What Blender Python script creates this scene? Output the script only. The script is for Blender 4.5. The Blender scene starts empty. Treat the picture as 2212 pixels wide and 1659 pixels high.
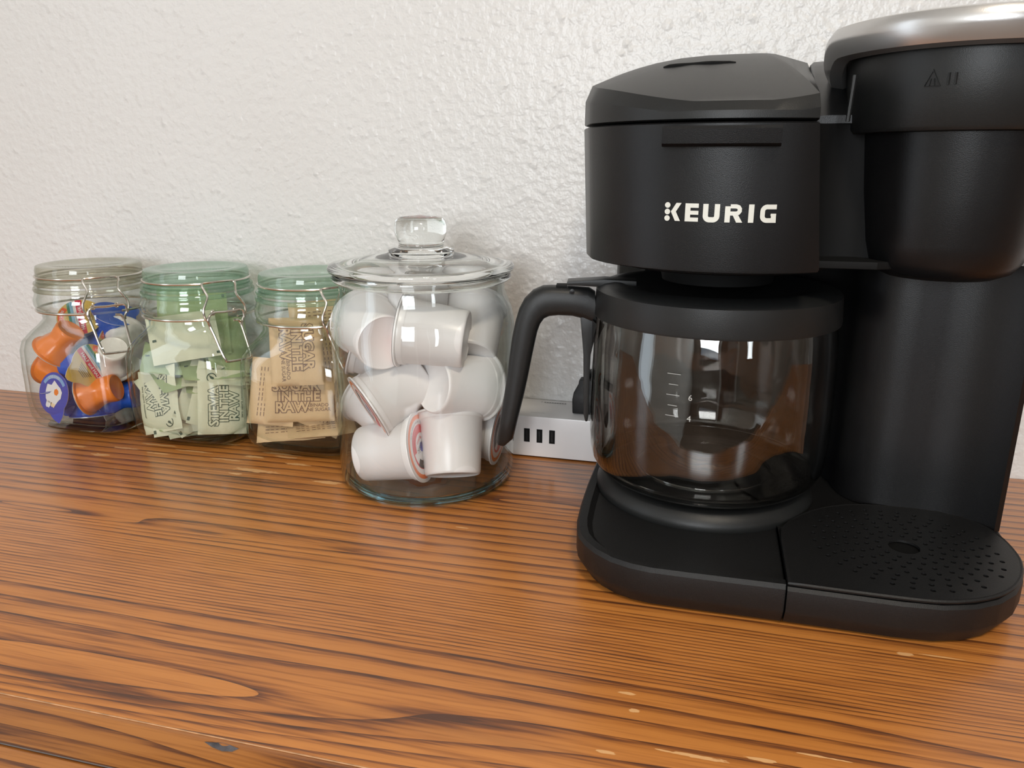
import bpy, bmesh, math, random
from mathutils import Vector, Matrix, noise
random.seed(7)
S = bpy.context.scene
COL = S.collection
PI = math.pi

# ------------------------------------------------------------------ camera, world, light, exposure
W, H, FPX = 2212.0, 1659.0, 1661.0
PITCH, YAW = math.radians(16.2), math.radians(14.4)
CAM = Vector((0.0, -0.633, 0.237))
FWD = Vector((-math.sin(YAW)*math.cos(PITCH), math.cos(YAW)*math.cos(PITCH), -math.sin(PITCH)))
RGT = Vector((math.cos(YAW), math.sin(YAW), 0))
UPV = RGT.cross(FWD)
cd = bpy.data.cameras.new('camera'); cam = bpy.data.objects.new('camera', cd); COL.objects.link(cam)
cam.matrix_world = Matrix.Translation(CAM) @ Matrix((RGT, UPV, -FWD)).transposed().to_4x4()
cd.sensor_width = 36.0; cd.lens = 36.0*FPX/W; cd.clip_start = 0.01; cd.clip_end = 50
S.camera = cam
wd = bpy.data.worlds.new('world'); S.world = wd; wd.use_nodes = True
wd.node_tree.nodes['Background'].inputs[0].default_value = (0.75, 0.85, 1.0, 1)
wd.node_tree.nodes['Background'].inputs[1].default_value = 1.0

def area(name, loc, target, sx, sy, power, color):
    l = bpy.data.lights.new(name, 'AREA'); l.shape = 'RECTANGLE'; l.size = sx; l.size_y = sy
    l.energy = power; l.color = color
    o = bpy.data.objects.new(name, l); COL.objects.link(o)
    o.location = loc
    o.rotation_euler = (Vector(target)-Vector(loc)).to_track_quat('-Z', 'Y').to_euler()
    return o
area('window_light_left', (-0.985, -0.72, 0.35), (0, -0.72, 0.35), 0.27, 1.35, 2.6, (0.86, 0.94, 1.0))
area('window_light_front', (2.25, -3.57, 0.55), (2.25, 0, 0.55), 0.34, 1.3, 14, (0.90, 0.96, 1.0))
area('window_light_front_wide', (-0.10, -3.57, 0.70), (-0.10, 0, 0.70), 1.0, 1.1, 60, (0.93, 0.97, 1.0))
area('ceiling_lamp_light', (0.35, -1.25, 1.50), (0.35, -1.25, 0), 0.22, 0.22, 17, (1.0, 0.88, 0.72))
S.view_settings.view_transform = 'Standard'; S.view_settings.look = 'None'
S.view_settings.gamma = 1.0; S.view_settings.use_curve_mapping = False
S.view_settings.exposure = -0.18
S.cycles.transparent_max_bounces = 40
S.cycles.max_bounces = 14; S.cycles.diffuse_bounces = 5; S.cycles.glossy_bounces = 5; S.cycles.transmission_bounces = 12
S.cycles.sample_clamp_indirect = 6.0

# ------------------------------------------------------------------ helpers
def ray(px, py): return FWD + RGT*((px-W/2)/FPX) - UPV*((py-H/2)/FPX)
def near_axis(px, py, ax, ay, dep):
    d = ray(px, py); h = Vector((ax-CAM.x, ay-CAM.y, 0)); L = h.length; h /= L
    return CAM + d*((L-dep)/d.dot(h))
def basis(px, py):
    f = ray(px, py).normalized(); r = f.cross(Vector((0, 0, 1))).normalized(); u = r.cross(f)
    return r, u, f
def vdir(px, py, v):
    r, u, f = basis(px, py); return (r*v[0]+u*v[1]-f*v[2]).normalized()

def tag(o, label=None, cat=None, group=None, kind=None):
    if label: o['label'] = label
    if cat: o['category'] = cat
    if group: o['group'] = group
    if kind: o['kind'] = kind
    return o
def empty(name, loc=(0, 0, 0)):
    o = bpy.data.objects.new(name, None); COL.objects.link(o); o.location = loc; o.empty_display_size = 0.01
    return o

class MB:
    def __init__(s): s.v = []; s.f = []; s.m = []
    def add(s, vs, fs, mi=0):
        b = len(s.v); s.v += [tuple(v) for v in vs]
        for f in fs: s.f.append([b+i for i in f]); s.m.append(mi)
        return s
    def lathe(s, prof, n=64, c=(0, 0, 0), mi=0, cap0=False, cap1=False):
        vs = []; fs = []
        for r, z in prof:
            for k in range(n):
                a = 2*PI*k/n; vs.append((c[0]+r*math.cos(a), c[1]+r*math.sin(a), c[2]+z))
        for i in range(len(prof)-1):
            for k in range(n):
                k2 = (k+1) % n; fs.append((i*n+k, i*n+k2, (i+1)*n+k2, (i+1)*n+k))
        if cap0: fs.append(tuple(range(n-1, -1, -1)))
        if cap1: fs.append(tuple((len(prof)-1)*n+k for k in range(n)))
        return s.add(vs, fs, mi)
    def loft(s, rings, mi=0, cap0=True, cap1=True):
        n = len(rings[0]); vs = [p for r in rings for p in r]; fs = []
        for i in range(len(rings)-1):
            for k in range(n):
                k2 = (k+1) % n; fs.append((i*n+k, i*n+k2, (i+1)*n+k2, (i+1)*n+k))
        if cap0: fs.append(tuple(range(n-1, -1, -1)))
        if cap1: fs.append(tuple((len(rings)-1)*n+k for k in range(n)))
        return s.add(vs, fs, mi)
    def box(s, a, b, mi=0):
        x0, y0, z0 = a; x1, y1, z1 = b
        vs = [(x0,y0,z0),(x1,y0,z0),(x1,y1,z0),(x0,y1,z0),(x0,y0,z1),(x1,y0,z1),(x1,y1,z1),(x0,y1,z1)]
        return s.add(vs, [(3,2,1,0),(4,5,6,7),(0,1,5,4),(1,2,6,5),(2,3,7,6),(3,0,4,7)], mi)
    def tube(s, pts, r, n=8, closed=False, mi=0, cap=True):
        P = [Vector(p) for p in pts]; N = len(P); rs = r if isinstance(r, (list, tuple)) else [r]*N
        rings = []; prev = None
        for i in range(N):
            a = P[(i-1) % N] if (closed or i > 0) else P[i]; b = P[(i+1) % N] if (closed or i < N-1) else P[i]
            t = (b-a).normalized()
            if prev is None:
                u = t.orthogonal().normalized()
            else:
                u = (prev - t*prev.dot(t)).normalized()
            prev = u; w = t.cross(u)
            rings.append([P[i]+(u*math.cos(2*PI*k/n)+w*math.sin(2*PI*k/n))*rs[i] for k in range(n)])
        vs = [p for q in rings for p in q]; fs = []
        for i in range(N if closed else N-1):
            j = (i+1) % N
            for k in range(n):
                k2 = (k+1) % n; fs.append((i*n+k, i*n+k2, j*n+k2, j*n+k))
        if not closed and cap:
            fs.append(tuple(range(n-1, -1, -1))); fs.append(tuple((N-1)*n+k for k in range(n)))
        return s.add(vs, fs, mi)
    def build(s, name, mats, parent=None, smooth=35, bevel=None, seg=2):
        me = bpy.data.meshes.new(name); me.from_pydata(s.v, [], s.f)
        mats = mats if isinstance(mats, (list, tuple)) else [mats]
        for m in mats: me.materials.append(m)
        me.polygons.foreach_set('material_index', s.m)
        bm = bmesh.new(); bm.from_mesh(me)
        if smooth is not None and len(s.f) > 1: bmesh.ops.recalc_face_normals(bm, faces=bm.faces)
        if bevel:
            es = [e for e in bm.edges if len(e.link_faces) == 2 and e.calc_face_angle(0) > math.radians(40)]
            bmesh.ops.bevel(bm, geom=es, offset=bevel, segments=seg, affect='EDGES', profile=0.6, clamp_overlap=True)
        bm.to_mesh(me); bm.free()
        if smooth is not None:
            me.polygons.foreach_set('use_smooth', [True]*len(me.polygons))
            me.set_sharp_from_angle(angle=math.radians(smooth))
        o = bpy.data.objects.new(name, me); COL.objects.link(o)
        if parent: o.parent = parent
        return o

def copy_tree(o, parent=None):
    c = o.copy(); COL.objects.link(c)
    if parent: c.parent = parent
    for ch in list(o.children): copy_tree(ch, c)
    return c

def arc(cx, cy, r, a0, a1, n):
    return [(cx+r*math.cos(math.radians(a0+(a1-a0)*i/n)), cy+r*math.sin(math.radians(a0+(a1-a0)*i/n))) for i in range(n+1)]
def inset(poly, d):
    n = len(poly); out = []
    for i in range(n):
        p0, p1, p2 = [Vector(poly[j % n]) for j in (i-1, i, i+1)]
        e1 = (p1-p0); e2 = (p2-p1)
        n1 = Vector((-e1.y, e1.x)).normalized() if e1.length > 1e-9 else Vector((0, 0))
        n2 = Vector((-e2.y, e2.x)).normalized() if e2.length > 1e-9 else n1
        m = (n1+n2); m = m.normalized() if m.length > 1e-6 else n1
        k = max(0.4, m.dot(n1)); q = p1+m*(d/k); out.append((q.x, q.y))
    return out
def smooth_path(pts, sub=6, closed=False):
    P = [Vector(p) for p in pts]; N = len(P); out = []
    rng = range(N if closed else N-1)
    for i in rng:
        g = lambda k: P[k % N] if closed else P[max(0, min(N-1, k))]
        p0, p1, p2, p3 = g(i-1), g(i), g(i+1), g(i+2)
        for j in range(sub):
            t = j/sub
            out.append(0.5*((2*p1)+(-p0+p2)*t+(2*p0-5*p1+4*p2-p3)*t*t+(-p0+3*p1-3*p2+p3)*t**3))
    if not closed: out.append(P[-1])
    return out

# text made of real mesh, cached as 2-D triangles
_tc = {}
def text2d(body, size=1.0, bold=0.0, shear=0.0, sub=0.0, align='CENTER'):
    key = (body, size, bold, shear, sub, align)
    if key in _tc: return _tc[key]
    c = bpy.data.curves.new('tmp', 'FONT'); c.body = body; c.size = size; c.align_x = align; c.align_y = 'CENTER'
    c.offset = bold; c.shear = shear; c.resolution_u = 2; c.space_line = 0.85
    o = bpy.data.objects.new('tmp', c); COL.objects.link(o)
    dg = bpy.context.evaluated_depsgraph_get(); me = bpy.data.meshes.new_from_object(o.evaluated_get(dg))
    if sub:
        bm = bmesh.new(); bm.from_mesh(me); bmesh.ops.triangulate(bm, faces=bm.faces)
        for _ in range(2):
            es = [e for e in bm.edges if e.calc_length() > sub]
            if not es: break
            bmesh.ops.subdivide_edges(bm, edges=es, cuts=1)
        bmesh.ops.triangulate(bm, faces=bm.faces); bm.to_mesh(me); bm.free()
    vs = [(v.co.x, v.co.y) for v in me.vertices]; fs = [tuple(p.vertices) for p in me.polygons]
    bpy.data.objects.remove(o); bpy.data.meshes.remove(me); bpy.data.curves.remove(c)
    _tc[key] = (vs, fs); return vs, fs

# ------------------------------------------------------------------ materials
def new_mat(name):
    m = bpy.data.materials.new(name); m.use_nodes = True; nt = m.node_tree
    return m, nt, nt.nodes['Principled BSDF']
def N(nt, t, **kw):
    n = nt.nodes.new(t)
    for k, v in kw.items():
        if k.startswith('i_'):
            key = k[2:]; key = int(key) if key.isdigit() else key
            n.inputs[key].default_value = v
        else: setattr(n, k, v)
    return n
def math_n(nt, op, a, b=None, c=None, clamp=False):
    n = nt.nodes.new('ShaderNodeMath'); n.operation = op; n.use_clamp = clamp
    for i, x in enumerate((a, b, c)):
        if x is None: continue
        if isinstance(x, (int, float)): n.inputs[i].default_value = x
        else: nt.links.new(x, n.inputs[i])
    return n.outputs[0]
def ramp(nt, fac, stops):
    n = nt.nodes.new('ShaderNodeValToRGB'); e = n.color_ramp.elements
    while len(e) < len(stops): e.new(0.5)
    for i, (p, c) in enumerate(stops):
        e[i].position = p; e[i].color = (*c, 1) if len(c) == 3 else c
    nt.links.new(fac, n.inputs[0]); return n.outputs[0]
def plain(name, col, rough=0.5, metal=0.0, spec=0.5, bump=0.0, bscale=800, coat=0.0, trans=0.0, sss=0.0, vary=0.0):
    m, nt, b = new_mat(name)
    b.inputs['Base Color'].default_value = (*col, 1); b.inputs['Roughness'].default_value = rough
    b.inputs['Metallic'].default_value = metal; b.inputs['Specular IOR Level'].default_value = spec
    b.inputs['Coat Weight'].default_value = coat; b.inputs['Transmission Weight'].default_value = trans
    tc = N(nt, 'ShaderNodeTexCoord')
    nz = N(nt, 'ShaderNodeTexNoise', i_Scale=bscale, i_Detail=3.0); nt.links.new(tc.outputs['Object'], nz.inputs['Vector'])
    if bump:
        bp = N(nt, 'ShaderNodeBump', i_Strength=bump, i_Distance=0.0004)
        nt.links.new(nz.outputs[0], bp.inputs['Height']); nt.links.new(bp.outputs[0], b.inputs['Normal'])
    if vary:
        nz2 = N(nt, 'ShaderNodeTexNoise', i_Scale=bscale*0.1, i_Detail=2.0); nt.links.new(tc.outputs['Object'], nz2.inputs['Vector'])
        c = ramp(nt, nz2.outputs[0], [(0.3, tuple(x*(1-vary) for x in col)), (0.7, tuple(min(1, x*(1+vary)) for x in col))])
        nt.links.new(c, b.inputs['Base Color'])
    return m

M = {}
M['black'] = plain('black_satin_plastic', (0.006, 0.006, 0.0065), 0.34, spec=0.33, bump=0.22, bscale=2600)
M['black_tex'] = plain('black_matte_plastic', (0.008, 0.008, 0.0083), 0.46, spec=0.34, bump=0.4, bscale=2200)
M['black_soft'] = plain('black_soft_plastic', (0.012, 0.0125, 0.0125), 0.40, spec=0.38, bump=0.2, bscale=2600)
M['black_hole'] = plain('black_recess', (0.004, 0.004, 0.004), 0.7, spec=0.2)
M['silver'] = plain('brushed_silver_plastic', (0.60, 0.59, 0.58), 0.30, metal=0.85, bump=0.05, bscale=1500)
M['logo'] = plain('pale_print', (0.70, 0.70, 0.64), 0.45)
M['white'] = plain('white_cup_plastic', (0.80, 0.78, 0.77), 0.30, spec=0.5, vary=0.02, bscale=300)
M['white_strip'] = plain('white_strip_plastic', (0.74, 0.73, 0.73), 0.32)
M['grey_print'] = plain('grey_print', (0.20, 0.20, 0.20), 0.6)
M['pale_print'] = plain('pale_grey_print', (0.45, 0.46, 0.44), 0.6)
M['foil_white'] = plain('white_foil_print', (0.74, 0.72, 0.72), 0.35)
M['foil_orange'] = plain('orange_foil_print', (0.80, 0.17, 0.02), 0.35)
M['foil_red'] = plain('red_foil_print', (0.62, 0.03, 0.035), 0.35)
M['foil_dark'] = plain('dark_foil_print', (0.045, 0.04, 0.04), 0.35)
M['foil_blue'] = plain('blue_foil_print', (0.06, 0.08, 0.42), 0.32)
M['cream_orange'] = plain('orange_creamer_plastic', (0.78, 0.20, 0.02), 0.26, vary=0.06, bscale=300)
M['cream_blue'] = plain('blue_creamer_plastic', (0.012, 0.09, 0.52), 0.24, vary=0.06, bscale=300)
M['cream_white'] = plain('ivory_creamer_plastic', (0.76, 0.72, 0.66), 0.28)
M['lid_blue'] = plain('violet_blue_foil', (0.045, 0.06, 0.38), 0.30)
M['lid_lightblue'] = plain('light_blue_foil', (0.20, 0.36, 0.62), 0.30)
M['lid_gold'] = plain('gold_foil', (0.62, 0.42, 0.10), 0.30, vary=0.10, bscale=400)
M['lid_green'] = plain('green_foil', (0.03, 0.20, 0.14), 0.30)
M['lid_sky'] = plain('sky_foil', (0.22, 0.42, 0.58), 0.30)
M['lid_crimson'] = plain('crimson_foil', (0.60, 0.02, 0.06), 0.30)
M['lid_redorange'] = plain('red_orange_foil', (0.75, 0.10, 0.03), 0.30)
M['lid_tan'] = plain('biscuit_foil', (0.72, 0.55, 0.36), 0.35, vary=0.2, bscale=900)
M['foil_back'] = plain('pale_foil_back', (0.66, 0.66, 0.64), 0.28, metal=0.3)
M['paper_green'] = plain('pale_green_paper', (0.58, 0.585, 0.43), 0.62, bump=0.4, bscale=500, vary=0.04)
M['paper_green2'] = plain('soft_green_paper', (0.34, 0.42, 0.22), 0.62, bump=0.4, bscale=500, vary=0.06)
M['ink_green'] = plain('dark_green_ink', (0.040, 0.075, 0.050), 0.6)
M['paper_tan'] = plain('tan_kraft_paper', (0.60, 0.42, 0.235), 0.66, bump=0.45, bscale=500, vary=0.05)
M['ink_brown'] = plain('brown_ink', (0.17, 0.095, 0.065), 0.6)
M['steel'] = plain('zinc_wire', (0.66, 0.62, 0.56), 0.20, metal=1.0)
M['rubber'] = plain('pale_gasket', (0.62, 0.62, 0.56), 0.5)
M['room_white'] = plain('painted_room_wall', (0.30, 0.25, 0.21), 0.8, vary=0.03, bscale=20)
M['ceiling'] = plain('ceiling_paint', (0.75, 0.74, 0.71), 0.9, vary=0.02, bscale=20)
M['floor'] = plain('brown_carpet', (0.17, 0.115, 0.08), 0.95, bump=0.6, bscale=300, vary=0.2)
M['frame_white'] = plain('window_frame_white', (0.75, 0.74, 0.72), 0.5)
M['door_wood'] = plain('brown_door_wood', (0.20, 0.08, 0.03), 0.45, vary=0.2, bscale=60)

def thin_glass(name, face, edge, spec_pow=4.0, base=0.045, rough=0.015, epow=3.0, amount=0.9):
    m, nt, b = new_mat(name); nt.nodes.remove(b); out = nt.nodes['Material Output']
    lw = N(nt, 'ShaderNodeLayerWeight', i_Blend=0.5); fc = lw.outputs['Facing']
    fr = math_n(nt, 'MULTIPLY_ADD', math_n(nt, 'POWER', fc, spec_pow), amount-base, base)
    mx = N(nt, 'ShaderNodeMix', data_type='RGBA'); mx.inputs[6].default_value = (*face, 1); mx.inputs[7].default_value = (*edge, 1)
    nt.links.new(math_n(nt, 'POWER', fc, epow), mx.inputs[0])
    tr = N(nt, 'ShaderNodeBsdfTransparent'); nt.links.new(mx.outputs[2], tr.inputs[0])
    gl = N(nt, 'ShaderNodeBsdfGlossy', i_Roughness=rough); gl.inputs[0].default_value = (0.95, 0.97, 0.96, 1)
    tc = N(nt, 'ShaderNodeTexCoord'); nz = N(nt, 'ShaderNodeTexNoise', i_Scale=55.0, i_Detail=1.0)
    nt.links.new(tc.outputs['Object'], nz.inputs['Vector'])
    bp = N(nt, 'ShaderNodeBump', i_Strength=0.25, i_Distance=0.0012)
    nt.links.new(nz.outputs[0], bp.inputs['Height']); nt.links.new(bp.outputs[0], gl.inputs['Normal'])
    ms = N(nt, 'ShaderNodeMixShader'); nt.links.new(fr, ms.inputs[0]); nt.links.new(tr.outputs[0], ms.inputs[1]); nt.links.new(gl.outputs[0], ms.inputs[2])
    nt.links.new(ms.outputs[0], out.inputs[0]); return m
M['jar_glass'] = thin_glass('clear_jar_glass', (0.985, 0.99, 0.985), (0.62, 0.66, 0.60))
M['jar_green'] = thin_glass('green_jar_glass', (0.988, 0.993, 0.986), (0.52, 0.62, 0.54))
M['big_glass'] = thin_glass('cookie_jar_glass', (0.985, 0.99, 0.988), (0.55, 0.62, 0.60))
M['carafe_glass'] = thin_glass('carafe_glass', (0.86, 0.85, 0.84), (0.40, 0.36, 0.33), base=0.07, epow=2.0)
def solid_glass(name, col, rough=0.0):
    m, nt, b = new_mat(name); b.inputs['Base Color'].default_value = (*col, 1)
    b.inputs['Roughness'].default_value = rough; b.inputs['Transmission Weight'].default_value = 1.0; b.inputs['IOR'].default_value = 1.48
    return m
M['lid_clear'] = solid_glass('solid_clear_glass', (0.93, 0.95, 0.93))
def milky(name, face, edge, body, k):
    m = thin_glass(name, face, edge, epow=1.6); nt = m.node_tree; out = nt.nodes['Material Output']
    src = out.inputs[0].links[0].from_socket
    d = N(nt, 'ShaderNodeBsdfTranslucent'); d.inputs[0].default_value = (*body, 1)
    d2 = N(nt, 'ShaderNodeBsdfDiffuse'); d2.inputs[0].default_value = (*body, 1)
    a = N(nt, 'ShaderNodeMixShader', i_0=0.5); nt.links.new(d.outputs[0], a.inputs[1]); nt.links.new(d2.outputs[0], a.inputs[2])
    b_ = N(nt, 'ShaderNodeMixShader', i_0=k); nt.links.new(src, b_.inputs[1]); nt.links.new(a.outputs[0], b_.inputs[2]); nt.links.new(b_.outputs[0], out.inputs[0])
    return m
M['lid_greenish'] = milky('thick_green_lid_glass', (0.90, 0.97, 0.92), (0.40, 0.60, 0.48), (0.52, 0.68, 0.57), 0.15)
M['lid_olive'] = milky('thick_olive_lid_glass', (0.95, 0.95, 0.90), (0.52, 0.52, 0.42), (0.62, 0.60, 0.50), 0.13)
M['base_glass'] = solid_glass('thick_base_glass', (0.70, 0.80, 0.74))
M['base_blue'] = solid_glass('thick_blue_base_glass', (0.30, 0.74, 0.90))

def wall_mat():
    m, nt, b = new_mat('orange_peel_wall_paint')
    tc = N(nt, 'ShaderNodeTexCoord')
    n0 = N(nt, 'ShaderNodeTexNoise', i_Scale=3.0, i_Detail=2.0); nt.links.new(tc.outputs['Object'], n0.inputs['Vector'])
    c = ramp(nt, n0.outputs[0], [(0.35, (0.66, 0.645, 0.625)), (0.65, (0.70, 0.69, 0.675))])
    nt.links.new(c, b.inputs['Base Color']); b.inputs['Roughness'].default_value = 0.33; b.inputs['Specular IOR Level'].default_value = 0.5
    n1 = N(nt, 'ShaderNodeTexNoise', i_Scale=60.0, i_Detail=1.0, i_Distortion=0.3); nt.links.new(tc.outputs['Object'], n1.inputs['Vector'])
    n2 = N(nt, 'ShaderNodeTexNoise', i_Scale=150.0, i_Detail=2.0, i_Roughness=0.55); nt.links.new(tc.outputs['Object'], n2.inputs['Vector'])
    v = N(nt, 'ShaderNodeTexVoronoi', i_Scale=165.0, feature='SMOOTH_F1', i_Randomness=1.0); nt.links.new(tc.outputs['Object'], v.inputs['Vector'])
    blob = math_n(nt, 'SUBTRACT', 0.50, v.outputs[0], clamp=True)
    gate = math_n(nt, 'MULTIPLY', math_n(nt, 'SUBTRACT', n1.outputs[0], 0.36, clamp=True), 2.5, clamp=True)
    h = math_n(nt, 'ADD', math_n(nt, 'MULTIPLY', math_n(nt, 'MULTIPLY', blob, gate), 1.5), math_n(nt, 'MULTIPLY', n2.outputs[0], 0.9))
    bp = N(nt, 'ShaderNodeBump', i_Strength=0.60, i_Distance=0.0024)
    nt.links.new(h, bp.inputs['Height']); nt.links.new(bp.outputs[0], b.inputs['Normal'])
    return m
M['wall'] = wall_mat()

def wood_mat(name, scuffs=True, tone=1.0, off=0.0):
    m, nt, b = new_mat(name)
    tc = N(nt, 'ShaderNodeTexCoord'); sp = N(nt, 'ShaderNodeSeparateXYZ'); nt.links.new(tc.outputs['Object'], sp.inputs[0])
    X, Y, Z = sp.outputs
    yy = math_n(nt, 'ADD', math_n(nt, 'ADD', Y, math_n(nt, 'MULTIPLY', Z, 1.0)), off)
    def nz(sx, sy, detail=2.0, y=yy, w=0.0, rough=0.5):
        cb = N(nt, 'ShaderNodeCombineXYZ'); nt.links.new(math_n(nt, 'MULTIPLY', X, sx), cb.inputs[0])
        nt.links.new(math_n(nt, 'MULTIPLY', y, sy), cb.inputs[1]); cb.inputs[2].default_value = w
        n = N(nt, 'ShaderNodeTexNoise', i_Scale=1.0, i_Detail=detail, i_Roughness=rough); nt.links.new(cb.outputs[0], n.inputs['Vector'])
        return n.outputs[0]
    def ell2(cx, cy, rx, ry):
        a = math_n(nt, 'POWER', math_n(nt, 'DIVIDE', math_n(nt, 'SUBTRACT', X, cx), rx), 2.0)
        d = math_n(nt, 'POWER', math_n(nt, 'DIVIDE', math_n(nt, 'SUBTRACT', yy, cy), ry), 2.0)
        return math_n(nt, 'ADD', a, d)
    def gauss(cx, cy, rx, ry): return math_n(nt, 'EXPONENT', math_n(nt, 'MULTIPLY', ell2(cx, cy, rx, ry), -1.0))
    big = nz(1.5, 5.0, 1.0, w=3.1)
    mid = nz(9.0, 30.0, 2.0, w=8.2)
    v = math_n(nt, 'ADD', yy, math_n(nt, 'MULTIPLY', big, 0.022))
    v = math_n(nt, 'ADD', v, math_n(nt, 'MULTIPLY', mid, 0.0028))
    # ring count: tight growth rings in one belt of the board, wide ones elsewhere
    belt = math_n(nt, 'ADD', v, 0.307, clamp=False)
    belt = math_n(nt, 'MINIMUM', math_n(nt, 'MAXIMUM', belt, 0.0), 0.060)
    rp = math_n(nt, 'ADD', math_n(nt, 'MULTIPLY', v, 95.0), math_n(nt, 'MULTIPLY', belt, 250.0))
    rp = math_n(nt, 'ADD', rp, math_n(nt, 'MULTIPLY', nz(1.15, 9.0, 1.0, w=5.5), 3.2))
    # flame figures whose points end at fixed spots of the board
    for cx, cy, rx, ry, am in ((-.38, -.235, .16, .010, 1.5), (-.48, -.231, .14, .008, 1.4), (-.34, -.231, .06, .006, -1.0), (-.34, -.382, .19, .020, 3.4), (-.22, -.372, .12, .012, 1.2), (.32, -.33, .22, .012, 2.0), (-.10, -.140, .11, .010, 1.6)):
        rp = math_n(nt, 'ADD', rp, math_n(nt, 'MULTIPLY', gauss(cx, cy, rx, ry), am))
    ring = math_n(nt, 'FRACT', rp)
    dark = math_n(nt, 'POWER', ring, 3.8)
    fine = nz(16.0, 560.0, 2.0, y=v, w=1.7, rough=0.6)
    fine2 = nz(40.0, 900.0, 1.5, y=v, w=7.7)
    pores = math_n(nt, 'MULTIPLY', math_n(nt, 'SUBTRACT', fine, 0.46, clamp=True), 3.6)
    streak = math_n(nt, 'MULTIPLY', dark, math_n(nt, 'MULTIPLY_ADD', fine2, 1.9, -0.15))
    smg = None
    for cx, cy, rx, ry in ((-.205, -.2335, .020, .0028), (-.318, -.2350, .020, .0028), (-.412, -.2310, .016, .0026), (-.150, -.3780, .030, .0050), (-.100, -.3640, .034, .0045), (-.262, -.3850, .070, .0065), (-.3244, -.1515, .040, .004), (-.02, -.131, .016, .006), (-.0, -.393, .05, .006)):
        gq = gauss(cx, cy, rx, ry); smg = gq if smg is None else math_n(nt, 'MAXIMUM', smg, gq)
    smg = math_n(nt, 'MULTIPLY', smg, math_n(nt, 'MULTIPLY_ADD', nz(26.0, 420.0, 3.0, y=v, w=2.2), 2.4, -0.55, clamp=True))
    tone_ = nz(2.0, 14.0, 2.0, w=31.0)
    g = math_n(nt, 'ADD', math_n(nt, 'MULTIPLY', streak, 0.95), math_n(nt, 'MULTIPLY', pores, 0.34))
    g = math_n(nt, 'ADD', g, math_n(nt, 'MULTIPLY', smg, 0.85))
    g = math_n(nt, 'ADD', g, math_n(nt, 'MULTIPLY_ADD', tone_, 0.30, -0.12))
    c = ramp(nt, g, [(0.0, tuple(x*tone for x in (0.56, 0.212, 0.044))), (0.25, tuple(x*tone for x in (0.43, 0.150, 0.029))),
                     (0.55, tuple(x*tone for x in (0.21, 0.066, 0.016))), (0.95, tuple(x*tone for x in (0.080, 0.027, 0.011)))])
    # darker mineral patches
    pat = nz(6.0, 34.0, 3.0, w=12.0)
    pm = math_n(nt, 'MULTIPLY', math_n(nt, 'SUBTRACT', pat, 0.63, clamp=True), 3.4, clamp=True)
    mx = N(nt, 'ShaderNodeMix', data_type='RGBA'); mx.inputs[7].default_value = (0.10, 0.032, 0.012, 1)
    nt.links.new(pm, mx.inputs[0]); nt.links.new(c, mx.inputs[6]); col = mx.outputs[2]
    if scuffs:
        best = None
        for cx, cy, rx, ry in ((-.518, -.1228, .010, .0020), (-.4847, -.1345, .009, .0026), (-.4524, -.1025, .020, .0018), (-.413, -.1084, .018, .0014), (-.397, -.0860, .014, .0016), (-.3384, -.0959, .017, .0022), (-.330, -.1010, .012, .0022),
                (-.356, -.1069, .010, .0026), (-.3400, -.1330, .021, .0030), (-.3508, -.1425, .006, .0020), (-.3138, -.1129, .012, .0020), (-.2725, -.1400, .013, .0026), (-.4756, -.1166, .013, .0016), (-.44, -.1200, .012, .0014), (-.375, -.1180, .014, .0013),
                (-.0234, -.3272, .0040, .0010), (-.0191, -.338, .0030, .0012), (-.1487, -.1865, .005, .0008), (.1079, -.263, .0045, .0016), (.125, -.261, .010, .0006), (.0097, -.3594, .017, .0010), (.0337, -.3546, .007, .0012), (.0598, -.3468, .012, .0007), (-.0278, -.3664, .005, .0010)):
            d = ell2(cx, cy, rx, ry); best = d if best is None else math_n(nt, 'MINIMUM', best, d)
        sn = nz(120.0, 700.0, 2.0, y=Y, w=21.0)
        mk = math_n(nt, 'MULTIPLY', math_n(nt, 'SUBTRACT', 1.0, math_n(nt, 'ADD', best, math_n(nt, 'MULTIPLY_ADD', sn, 3.0, -1.35)), clamp=True), 8.0, clamp=True)
        m2 = N(nt, 'ShaderNodeMix', data_type='RGBA'); m2.inputs[7].default_value = (0.72, 0.40, 0.17, 1)
        nt.links.new(mk, m2.inputs[0]); nt.links.new(col, m2.inputs[6]); col = m2.outputs[2]
    nt.links.new(col, b.inputs['Base Color'])
    rg = math_n(nt, 'MULTIPLY_ADD', fine, 0.16, 0.26); nt.links.new(rg, b.inputs['Roughness'])
    b.inputs['Specular IOR Level'].default_value = 0.55; b.inputs['Coat Weight'].default_value = 0.25; b.inputs['Coat Roughness'].default_value = 0.18
    bp = N(nt, 'ShaderNodeBump', i_Strength=0.10, i_Distance=0.0004, invert=True); nt.links.new(g, bp.inputs['Height']); nt.links.new(bp.outputs[0], b.inputs['Normal'])
    return m
M['wood'] = wood_mat('stained_oak_top')
M['wood_shaded'] = wood_mat('shaded_oak_edge', False, 0.74, 0.27)  # darker copy of the top oak, front-face shade put into the colour
M['worn'] = plain('worn_lit_oak', (0.50, 0.27, 0.13), 0.6, vary=0.35, bscale=1200)  # worn oak, paled to carry the light on the edge

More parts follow.
